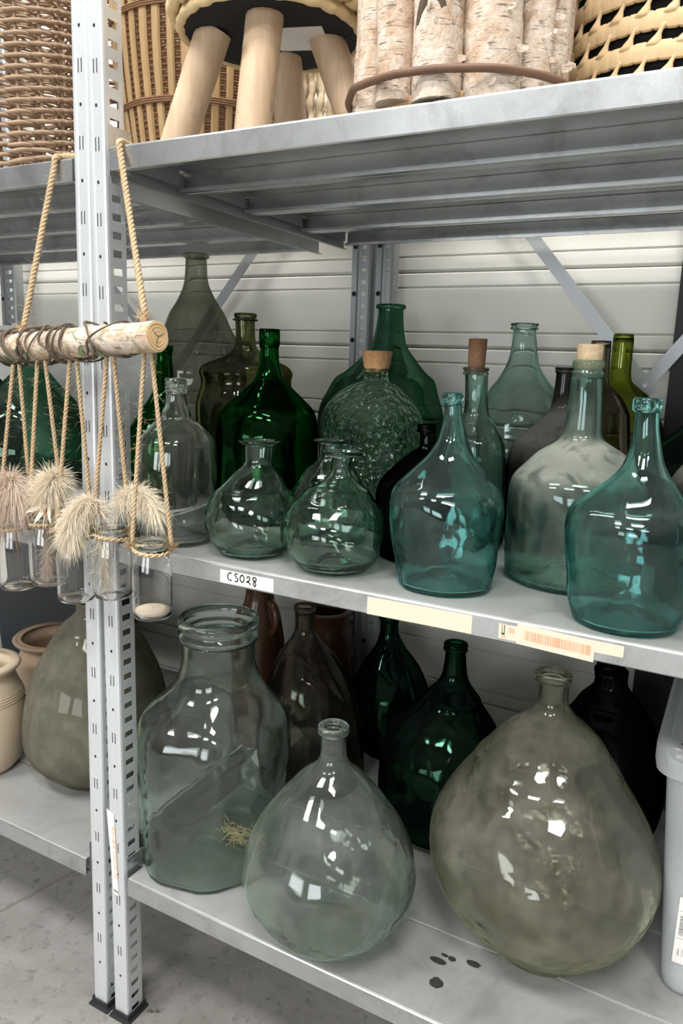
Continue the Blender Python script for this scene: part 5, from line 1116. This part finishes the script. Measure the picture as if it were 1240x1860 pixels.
# birch planter
pc = Vector((0.466, 0.128, 0))
bp = empty('birch_planter', (pc.x, pc.y, Z3 + 0.0006))
tag(bp, 'round planter of upright white birch logs bound with a twig ring', 'planter')
to_cam = math.atan2(CAM.y - pc.y, CAM.x - pc.x)
MB().lathe([(0.002, 0.002), (0.108, 0.002), (0.108, 0.016), (0.002, 0.016)], (0, 0, 0), 24).build('base_board', MAT['board'], bp)
logs = [(-68, 0.019, 0.002), (-44, 0.024, 0.010), (-15, 0.030, 0.003), (20, 0.035, 0.001), (50, 0.0205, 0.002), (70, 0.020, 0.001), (96, 0.026, 0.0), (126, 0.028, 0.0), (156, 0.024, 0.0), (186, 0.028, 0.0), (217, 0.026, 0.0), (246, 0.024, 0.0), (270, 0.018, 0.0)]
for i, (ph, r, zb) in enumerate(logs):
    a = to_cam + math.radians(ph)
    r *= 0.92
    R = 0.128 - r * 0.85
    cx, cy = R * math.cos(a), R * math.sin(a)
    rings = []
    n = 26
    for j in range(40):
        zz = zb + 0.30 * j / 39
        row = []
        for k in range(n):
            b = 2 * PI * k / n
            d = noise.noise(Vector((math.cos(b) * 1.4 + i * 7, math.sin(b) * 1.4, zz * 22)))
            e = noise.noise(Vector((math.cos(b) * 5 + i * 3, math.sin(b) * 5, zz * 90)))
            q = r * (1 + 0.06 * d + 0.035 * e)
            row.append((cx + q * math.cos(b) + 0.003 * math.sin(zz * 9 + i), cy + q * math.sin(b), zz))
        rings.append(row)
    lg = MB().rings(rings, cap0=True, cap1=True).build('birch_log', MAT['birch'], bp, smooth=True, sharp=60)
    if i == 2:
        sc2 = MB()
        for off_, rr_ in ((0.0, 0.0085),):
            path = []
            for q in range(15):
                t = q / 14
                w_ = (t - 0.5) * 2
                b = a + w_ * 0.75
                zz = 0.104 + off_ - 0.034 * abs(w_) ** 2.0
                path.append((cx + (r - 0.0045) * math.cos(b), cy + (r - 0.0045) * math.sin(b), zz))
            sc2.tube(path, [rr_ * (0.4 + 0.6 * math.sin(PI * (q + 0.5) / 15)) for q in range(15)], 6)
        sc2.build('branch_scar', MAT['vine'], lg, smooth=True)
    if i in (2, 4, 5, 3):
        # loose curls of bark
        fl_ = MB()
        rs = random.Random(i)
        for q in range(16):
            b = a + rs.uniform(-1.2, 1.2)
            zz = rs.uniform(0.01, 0.22)
            p0 = Vector((cx + r * 1.01 * math.cos(b), cy + r * 1.01 * math.sin(b), zz))
            nrm = Vector((math.cos(b), math.sin(b), 0)); tg = Vector((-math.sin(b), math.cos(b), 0))
            L = rs.uniform(0.004, 0.010); w = rs.uniform(0.002, 0.005)
            p1 = p0 + tg * L * 0.6 + nrm * L * 0.4; p2 = p0 + tg * L + nrm * L
            fl_.add([p0 - Vector((0, 0, w)), p0 + Vector((0, 0, w)), p1 + Vector((0, 0, w)), p1 - Vector((0, 0, w)), p2 + Vector((0, 0, w * 0.6)), p2 - Vector((0, 0, w * 0.4))], [(0, 1, 2, 3), (3, 2, 4, 5)])
        fl_.build('bark_curl', MAT['birch'], lg)['kind'] = 'stuff'
def hoop(zc, R, r, amp):
    return MB().tube([((R + 0.004 * noise.noise(Vector((3 * math.cos(a), 3 * math.sin(a), zc)))) * math.cos(a), (R + 0.004 * noise.noise(Vector((3 * math.cos(a), 3 * math.sin(a), zc)))) * math.sin(a), zc + amp * math.sin(a * 2 + 1)) for a in [2 * PI * i / 72 for i in range(72)]], r, 7, closed=True).build('twig_hoop', MAT['twig'], bp, smooth=True)
hoop(0.031, 0.1365, 0.0046, 0.003)
hoop(0.215, 0.1365, 0.0046, 0.006)

# palm basket
pb_ = empty('palm_basket', (0.686, 0.310, Z3 + 0.0006))
tag(pb_, 'pale palm leaf basket with wrapped coils and open gaps at the right', 'basket')
RP = 0.136
for row in range(9):
    zz = 0.014 + row * 0.0325
    nb = 62
    rg = []
    N = nb * 6
    for i in range(N):
        a = 2 * PI * (i + 2.0 * row) / N
        ph = (i % 6) / 6.0
        bul = 1.0 - (0.13 if ph < 0.01 else 0.02) + 0.05 * noise.noise(Vector((i * 0.21, row, 0)))
        R = RP + 0.001 * math.sin(row * 1.7)
        ring = []
        for k in range(12):
            b = 2 * PI * k / 12
            cx_ = math.copysign(abs(math.cos(b)) ** 0.7, math.cos(b)); sx_ = math.copysign(abs(math.sin(b)) ** 0.8, math.sin(b))
            ring.append(((R + 0.0052 * bul * cx_) * math.cos(a), (R + 0.0052 * bul * cx_) * math.sin(a), zz + 0.0112 * bul * sx_))
        rg.append(ring)
    MB().rings(rg, loop=True).build('coil', MAT['palm'], pb_, smooth=True, sharp=40)
    if row < 8:
        m = MB()
        ns = 28
        for k in range(ns):
            a = 2 * PI * (k + 0.5 * (row % 2)) / ns
            rg = []
            for j, wt in enumerate((0.0085, 0.0080, 0.0060, 0.0036, 0.0028, 0.0030, 0.0042)):
                t = j / 6
                aa = a + (t - 0.5) * 0.085
                c = Vector(((RP + 0.0016) * math.cos(aa), (RP + 0.0016) * math.sin(aa), zz + 0.005 + t * 0.0225))
                er = Vector((math.cos(aa), math.sin(aa), 0)); et = Vector((-math.sin(aa), math.cos(aa), 0))
                rg.append([c + et * wt * math.cos(q_) + er * (0.0016 + wt * 0.30) * math.sin(q_) for q_ in [2 * PI * i_ / 8 for i_ in range(8)]])
            m.rings(rg, cap0=True, cap1=True)
        m.build('lashing_row', MAT['palm'], pb_, smooth=True)
MB().lathe([(0.002, 0.001), (RP - 0.009, 0.001), (RP - 0.009, 0.29), (RP - 0.011, 0.29), (RP - 0.011, 0.004), (0.002, 0.004)], (0, 0, 0), 48).build('inner_shade', MAT['black_cloth_shade'], pb_, smooth=True, sharp=50)  # added black sheet, stands in for the dark shade behind the gaps

# wicker baskets on the left unit
def wicker(name, label, loc, R, H, ns, pitch, rw, amp, mat, flare=0.0, zbase=True):
    root = empty(name, loc)
    tag(root, label, 'basket', 'wicker baskets on the left top shelf')
    for k in range(ns):
        a = 2 * PI * k / ns
        MB().tube([((R + flare * z_) * math.cos(a), (R + flare * z_) * math.sin(a), z_) for z_ in [H * j / 8 for j in range(9)]], rw * 0.8, 6).build('stake', mat, root, smooth=True)
    zz, row = rw, 0
    rs = random.Random(int(R * 1000))
    while zz < H:
        pts, rad = [], []
        n = ns * 6
        ph = row * PI
        low = zz < 0.05 and zbase
        for i in range(n):
            a = 2 * PI * i / n
            w = math.cos(a * ns / 2 + ph)
            RR = R + flare * zz + amp * w
            dz = (0.0022 * math.sin(a * ns / 2 + ph)) + (0.004 * math.sin(a * 3 + row * 0.5) if low else 0.0008 * noise.noise(Vector((i * 0.3, row, 0))))
            pts.append((RR * math.cos(a), RR * math.sin(a), zz + dz))
            rad.append(rw * (0.75 + 0.3 * w) * (1 + 0.12 * noise.noise(Vector((i * 0.21, row * 3.1, 5)))))
        MB().tube(pts, rad, 6, closed=True).build('weaver', mat, root, smooth=True)
        zz += pitch * (0.72 if low else 1.0) * rs.uniform(0.92, 1.08); row += 1
    MB().lathe([(0.002, 0.001), (R, 0.001), (R, 0.006), (0.002, 0.006)], (0, 0, 0), 32).build('bottom', mat, root)
    return root
wicker('wicker_basket', 'large brown wicker basket at the front of the left unit', (-0.335, 0.135, 1.4246), 0.104, 0.36, 18, 0.0082, 0.0038, 0.0046, MAT['wicker'])
wicker('wicker_basket', 'darker loosely woven wicker basket behind the front wicker basket', (-0.52, 0.43, 1.4246), 0.125, 0.50, 14, 0.0165, 0.0042, 0.006, MAT['wicker_dark'], zbase=False)

# ------------------------------------------------------------------ hanging log with jars
def rope_pts(p0, p1, sag=0.0, n=10):
    p0, p1 = Vector(p0), Vector(p1)
    return [p0.lerp(p1, i / (n - 1)) + Vector((0, 0, -sag * math.sin(PI * i / (n - 1)))) for i in range(n)]
def rope(name, pts, r, parent, mat='jute', fuzz=50, seed=1):
    pts = [Vector(p) for p in pts]
    # resample
    seg = []
    L = 0
    for a, b in zip(pts, pts[1:]):
        L += (b - a).length
    n = max(10, int(L / 0.0028))
    dense = []
    acc = [0]
    for a, b in zip(pts, pts[1:]): acc.append(acc[-1] + (b - a).length)
    for i in range(n + 1):
        s = L * i / n
        k = 0
        while k < len(pts) - 2 and acc[k + 1] < s: k += 1
        t = (s - acc[k]) / max(acc[k + 1] - acc[k], 1e-9)
        dense.append(pts[k].lerp(pts[k + 1], min(t, 1)))
    m = MB()
    for st_ in range(3):
        path = []
        for i, p in enumerate(dense):
            a, b = dense[max(i - 1, 0)], dense[min(i + 1, n)]
            t = (b - a).normalized()
            u = t.cross(Vector((0.3, 1, 0.1))).normalized(); w = t.cross(u)
            ang = 2 * PI * (i * L / n) / 0.019 + st_ * 2 * PI / 3
            path.append(p + (u * math.cos(ang) + w * math.sin(ang)) * r * 0.5)
        m.tube(path, r * 0.56, 6)
    rs = random.Random(seed)
    for q in range(fuzz):
        p = dense[rs.randrange(len(dense))]
        d = Vector((rs.gauss(0, 1), rs.gauss(0, 1), rs.gauss(0, 1))).normalized()
        l = rs.uniform(0.004, 0.011)
        m.hair([p + d * r * 0.6, p + d * (r + l * 0.5) + Vector((0, 0, 0.001)), p + d * (r + l) + Vector((rs.gauss(0, 0.003), rs.gauss(0, 0.003), rs.gauss(0, 0.003)))], 0.00016)
    return m.build(name, MAT[mat], parent, smooth=True)

def knot(name, c, r, parent, seed, mat='jute_dark'):
    m = MB()
    c = Vector(c)
    for q, ax in enumerate((Vector((1, 0.2, 0.3)), Vector((0.1, 1, -0.3)), Vector((0.3, 0.2, 1)))):
        ax.normalize(); u = ax.orthogonal().normalized(); w = ax.cross(u)
        m.tube([c + (u * math.cos(a) + w * math.sin(a)) * r * 0.6 for a in [2 * PI * i / 12 for i in range(12)]], r * 0.48, 6, closed=True)
    rs = random.Random(seed)
    for q in range(70):
        d = (Vector((rs.gauss(0, 0.5), rs.gauss(0, 0.5) - 0.2, rs.uniform(0.1, 1)))).normalized()
        l = rs.uniform(0.008, 0.017)
        m.hair([c, c + d * l * 0.6, c + d * l + Vector((rs.gauss(0, 0.002), rs.gauss(0, 0.002), rs.gauss(0, 0.002)))], 0.0004)
    return m.build(name, MAT[mat], parent, smooth=True)

hang = empty('hanging_log', (0, 0, 0))
tag(hang, 'short birch log hung by two jute ropes across the front posts', 'log')
LA, LB = Vector((-0.40, -0.035, 1.1374)), Vector((0.144, -0.060, 1.1748))
ax = (LB - LA).normalized(); lu = ax.cross(Vector((0, 0, 1))).normalized(); lw_ = lu.cross(ax)
RL = 0.0205
rings = []
for j in range(70):
    p = LA.lerp(LB, j / 69)
    row = []
    for k in range(24):
        b = 2 * PI * k / 24
        q = RL * (1 + 0.045 * noise.noise(Vector((math.cos(b) * 1.5, math.sin(b) * 1.5, j * 0.17))) + 0.02 * noise.noise(Vector((math.cos(b) * 6, math.sin(b) * 6, j * 0.6))))
        if j in (0, 69): q *= 0.97
        row.append(p + (lu * math.cos(b) + lw_ * math.sin(b)) * q)
    rings.append(row)
MB().rings(rings, cap0=True).build('bark_log', MAT['bark_log'], hang, smooth=True)
MB().add(rings[-1] + [LB + ax * 0.0006], [(k, (k + 1) % 24, 24) for k in range(24)]).build('sawn_end', MAT['log_end'], hang)
crk = MB()
for pts_ in ([(0, 0), (0.3, 0.25), (0.42, 0.55)], [(0, 0), (-0.35, 0.1), (-0.6, 0.3)], [(0, 0), (0.15, -0.4), (0.05, -0.62)]):
    crk.tube([LB + ax * 0.0007 + (lu * a_ + lw_ * b_) * RL for a_, b_ in pts_], [0.0006, 0.0004, 0.0001], 4)
crk.build('drying_crack', MAT['vine'], hang)
for fr_ in (0.35, 0.6, 0.82):
    MB().tube([LB + ax * 0.0003 + (lu * math.cos(a_) + lw_ * math.sin(a_)) * RL * fr_ * (1 + 0.04 * math.sin(3 * a_)) for a_ in [2 * PI * i / 28 for i in range(28)]], 0.0005, 4, closed=True).build('growth_ring', MAT['board'], hang)
# dried vines wound round the log, crossing each other
for q, (t0, t1, turns, ph) in enumerate(((0.37, 0.72, 3.3, 0.3), (0.74, 0.40, 2.6, 2.0), (0.50, 0.83, 2.4, 4.1), (0.80, 0.46, 3.1, 1.0), (0.62, 0.90, 1.7, 5.2), (0.88, 0.58, 2.2, 3.0), (0.36, 0.60, 2.5, 1.6))):
    path = []
    rr_ = random.Random(40 + q)
    k1, k2, k3 = rr_.uniform(6, 9), rr_.uniform(14, 19), rr_.uniform(0, 6)
    for i in range(140):
        t = i / 139
        a = ph + turns * 2 * PI * t + 0.9 * math.sin(t * k1 + k3)
        s = t0 + (t1 - t0) * t + 0.020 * math.sin(t * k2 + k3) + 0.008 * math.sin(t * 41 + q)
        R = RL + 0.0026 + 0.0022 * (1 + math.sin(t * 17 + q * 2))
        path.append(LA.lerp(LB, s) + (lu * math.cos(a) + lw_ * math.sin(a)) * R)
    MB().tube(path, [0.0016 + 0.0006 * math.sin(i * 0.2) for i in range(140)], 6).build('vine', MAT['vine'], hang, smooth=True)
rs = random.Random(21)
for i in range(22):
    t = rs.uniform(0.42, 0.93); a = rs.uniform(-2.4, 1.2) - PI / 2
    c = LA.lerp(LB, t)
    er = lu * math.cos(a) + lw_ * math.sin(a); et = -lu * math.sin(a) + lw_ * math.cos(a)
    L, W = rs.uniform(0.014, 0.026), rs.uniform(0.0035, 0.006)
    d = (ax * rs.uniform(-0.6, 0.6) + et).normalized(); s = d.cross(er)
    q = c + er * (RL + 0.0014)
    # the leaf hugs the curve of the log
    def P_(u, v):
        x_ = d * u + s * v
        f = x_.dot(et); g = x_.dot(ax)
        return c + ax * g + (er * math.cos(f / RL) + et * math.sin(f / RL)) * (RL + 0.0016)
    vs = [P_(-L / 2, 0), P_(-L / 5, W), P_(L / 5, W * 0.9), P_(L / 2, 0), P_(L / 5, -W * 0.9), P_(-L / 5, -W)]
    vs2 = [v_ + er * 0.0007 for v_ in vs]
    MB().add(vs + vs2, [(5, 4, 3, 2, 1, 0), (6, 7, 8, 9, 10, 11)] + [(k, (k + 1) % 6, 6 + (k + 1) % 6, 6 + k) for k in range(6)]).build('leaf', MAT['leaf'], hang)
# hanging ropes over the shelf edge
rope('rope', [(0.020, 0.030, Z3 + 0.006), (0.026, 0.004, Z3 + 0.0055), (0.031, -0.0055, Z3 + 0.001), (0.034, -0.0065, Z3 - 0.012), (0.122, -0.058, 1.197)], 0.0046, hang, fuzz=130, seed=2)
rope('rope', [(-0.040, 0.030, 1.424 + 0.006), (-0.092, 0.006, 1.424 + 0.0055), (-0.094, -0.0055, 1.424 + 0.001), (-0.095, -0.0065, 1.412), (-0.128, -0.046, 1.182)], 0.0046, hang, fuzz=110, seed=3)
knot('rope_knot', LA.lerp(LB, 0.955) + Vector((0, 0, RL + 0.003)), 0.0055, hang, 51, 'jute')
knot('rope_knot', LA.lerp(LB, 0.50) + Vector((0, 0, RL + 0.003)), 0.0055, hang, 52, 'jute')

JARP = [(0.0215, 0.0), (0.0250, 0.0015), (0.0268, 0.005), (0.0275, 0.012), (0.0275, 0.058), (0.0268, 0.068), (0.0245, 0.080), (0.0222, 0.090), (0.0215, 0.096)]
def hanging_jar(label, x, y, zb, H, tops, seed, sc=1.0):
    root = empty('hanging_jar', (x, y, zb))
    tag(root, label, 'jar', 'hanging milk bottle jars')
    s = H / 0.110
    pr = [(r * sc, z * s) for r, z in JARP]
    m = MB()
    m.lathe([(0.001, 0.004), (0.012, 0.003), (0.019, 0.0008)] + pr + [(r - 0.0018, max(z, 0.004)) for r, z in pr[::-1]] + [(0.012, 0.0055), (0.001, 0.0062)], (0, 0, 0), 36, cap0=True, cap1=True)
    m.build('glass', GL['jar_clear'], root, smooth=True)
    zr = pr[-1][1]
    lp = [(0.0215 * sc, zr), (0.0246 * sc, zr + 0.002), (0.0250 * sc, zr + 0.006), (0.0246 * sc, zr + 0.011), (0.0232 * sc, zr + 0.0135), (0.0210 * sc, zr + 0.0125), (0.0200 * sc, zr + 0.006), (0.0200 * sc, zr)]
    MB().lathe(lp, (0, 0, 0), 36, loop=True).build('lip', GL['clear'], root, smooth=True)
    zc = zr - 0.001
    rc = 0.0243 * sc
    cl = MB()
    for st_ in range(2):
        cl.tube([((rc + 0.0012 * math.cos(9 * a + st_ * PI)) * math.cos(a), (rc + 0.0012 * math.cos(9 * a + st_ * PI)) * math.sin(a), zc + 0.0015 * math.sin(9 * a + st_ * PI) + 0.003 * math.sin(a + seed)) for a in [2 * PI * i / 72 for i in range(72)]], 0.0019, 6, closed=True)
    cl.build('twine_collar', MAT['jute'], root, smooth=True)
    for q, sgn in enumerate((-1, 1)):
        an = math.atan2(HR.y, HR.x) + (PI if sgn < 0 else 0)
        kx, ky = (rc + 0.003) * math.cos(an), (rc + 0.003) * math.sin(an)
        knot('knot', (kx, ky, zc + 0.003), 0.0042, root, seed * 7 + q)
        t = tops[q]
        rope('rope', [(kx, ky, zc + 0.004), (t[0] - x, t[1] - y, t[2] - zb)], 0.0031, root, fuzz=110, seed=seed * 3 + q)
    return root

hanging_jar('clear hanging jar at the photo left edge under the pink plume', -0.168, -0.046, 0.7775, 0.116, ((-0.1425, -0.055, 1.130), (-0.1292, -0.055, 1.131)), 1)
hanging_jar('hanging jar holding brown plume, between the left edge jar and the empty jar', -0.097, -0.045, 0.797, 0.110, ((-0.0897, -0.055, 1.1375), (-0.0736, -0.055, 1.1379)), 2)
hanging_jar('empty hanging jar in front of the left post', -0.032, -0.050, 0.7830, 0.115, ((-0.023, -0.055, 1.1416), (-0.0099, -0.055, 1.142)), 3)
hanging_jar('hanging jar with drooping dry grass in front of the right post', 0.039, -0.046, 0.8000, 0.107, ((0.0484, -0.055, 1.148), (0.0607, -0.055, 1.1483)), 4)
hanging_jar('nearest hanging jar with pale sand at its bottom, under the log end', 0.130, -0.062, 0.7915, 0.112, ((0.1162, -0.055, 1.154), (0.1287, -0.055, 1.1543)), 5)
sand = MB().lathe([(0.001, 0.0), (0.0235, 0.0), (0.0240, 0.003), (0.0240, 0.0055), (0.015, 0.0075), (0.001, 0.0070)], (0.130, -0.062, 0.7985), 28, fn=lambda a, z, r: r * (1 + 0.0 * a))
so = sand.build('sand', simple('pale sand', (0.80, 0.68, 0.52), 0.9, vary=0.2, scale=300), None, smooth=True)
tag(so, 'pale sand in the bottom of the nearest hanging jar', 'sand', kind='stuff')

def plume(name, label, segs, mat, n, seed, spread=0.5, L0=0.02, L1=0.045, droop=0.012, w=0.00024):
    """segs: stem polyline; hairs leave the stem outwards and droop"""
    root = empty(name, segs[0])
    tag(root, label, 'dried grass', 'dried pampas plumes')
    o0 = Vector(segs[0])
    st_ = [Vector(p) - o0 for p in segs]
    MB().tube(catmull([tuple(p) for p in st_], 4), 0.0007, 5).build('stem', MAT['husk'], root)
    dense = [Vector(p) for p in catmull([tuple(p) for p in st_], 8)]
    rs = random.Random(seed)
    m = MB()
    for i in range(n):
        k = rs.randrange(len(dense) // 3, len(dense))
        p = dense[k]
        t = (dense[min(k + 1, len(dense) - 1)] - dense[max(k - 1, 0)]).normalized()
        d = (t * rs.uniform(0.1, 1.0) + Vector((rs.gauss(0, spread), rs.gauss(0, spread), rs.gauss(0, spread)))).normalized()
        L = rs.uniform(L0, L1)
        dr = droop * (L / L1) * rs.uniform(0.4, 1.5)
        c = Vector((rs.gauss(0, 0.0025), rs.gauss(0, 0.0025), rs.gauss(0, 0.0025)))
        pts = [p, p + d * L * 0.35 + Vector((0, 0, -dr * 0.08)), p + d * L * 0.7 + Vector((0, 0, -dr * 0.4)) + c * 0.5, p + d * L + Vector((0, 0, -dr)) + c]
        m.hair(pts, w)
    m.build('plume', MAT[mat], root)
    return root
plume('pampas_plume', 'fluffy pink pampas plume in the jar at the photo left edge', [(-0.165, -0.046, 0.83), (-0.165, -0.048, 0.885), (-0.161, -0.057, 0.930), (-0.147, -0.066, 0.956), (-0.132, -0.070, 0.938)], 'pampas_pink', 4200, 1, 0.8, 0.018, 0.046, 0.022)
plume('pampas_plume', 'second pink pampas tuft spilling over the left edge jar', [(-0.166, -0.046, 0.84), (-0.170, -0.052, 0.90), (-0.182, -0.060, 0.935), (-0.190, -0.064, 0.91)], 'pampas_pink', 2800, 2, 0.75, 0.018, 0.046, 0.026)
plume('pampas_plume', 'cream pampas plume standing tall in the brown plume jar', [(-0.096, -0.045, 0.86), (-0.092, -0.048, 0.915), (-0.080, -0.052, 0.95), (-0.062, -0.058, 0.965)], 'pampas_cream', 3600, 3, 0.8, 0.016, 0.044, 0.014)
plume('pampas_plume', 'brown pampas tuft packed down inside the second hanging jar', [(-0.097, -0.045, 0.935), (-0.099, -0.046, 0.90), (-0.097, -0.046, 0.85), (-0.099, -0.047, 0.815)], 'pampas_pink', 1200, 4, 0.22, 0.012, 0.024, 0.002)
plume('pampas_plume', 'cream pampas plume drooping over the empty hanging jar', [(0.036, -0.046, 0.86), (0.034, -0.052, 0.91), (0.020, -0.066, 0.942), (0.000, -0.078, 0.925), (-0.004, -0.082, 0.900)], 'pampas_cream', 2800, 5, 0.45, 0.014, 0.036, 0.020)
plume('pampas_plume', 'cream feathery plume arching toward the clear screw neck jug', [(0.041, -0.046, 0.86), (0.048, -0.046, 0.915), (0.068, -0.046, 0.955), (0.092, -0.040, 0.958), (0.110, -0.036, 0.940)], 'pampas_cream', 2200, 6, 0.45, 0.012, 0.034, 0.016)
plume('pampas_plume', 'thin cream grass wisp hanging inside the drooping grass jar', [(0.040, -0.052, 0.930), (0.040, -0.064, 0.90), (0.039, -0.060, 0.86), (0.034, -0.054, 0.825)], 'pampas_cream', 420, 7, 0.25, 0.014, 0.030, 0.006)
hk = empty('dried_husk', (-0.075, -0.062, 0.915))
tag(hk, 'dried leaf husks and jute bow tied at the second hanging jar', 'dried leaves')
rs = random.Random(9)
for i, (dx_, dz_, L) in enumerate(((-0.75, -0.25, 0.034), (-0.3, -0.6, 0.030), (0.5, -0.35, 0.036), (0.1, 0.6, 0.02), (0.8, 0.3, 0.024))):
    d = Vector((dx_, -0.25, dz_)).normalized(); s = d.cross(Vector((0, 1, 0))).normalized()
    w = 0.0048
    a = [Vector((0, 0, 0.012)), d * L * 0.35 + s * w + Vector((0, 0, 0.012)), d * L * 0.7 + s * w * 0.7 + Vector((0, -0.003, 0.010)), d * L + Vector((0, -0.004, 0.008)), d * L * 0.7 - s * w * 0.7 + Vector((0, -0.003, 0.010)), d * L * 0.35 - s * w + Vector((0, 0, 0.012))]
    b = [q + Vector((0, 0.0008, 0)) for q in a]
    MB().add(a + b, [(0, 1, 2, 3, 4, 5), (11, 10, 9, 8, 7, 6)] + [(k, 6 + k, 6 + (k + 1) % 6, (k + 1) % 6) for k in range(6)]).build('leaf', MAT['husk' if i > 2 else 'pampas_cream'], hk)
knot('bow_knot', (0.004, 0.002, -0.004), 0.008, hk, 33, 'husk')
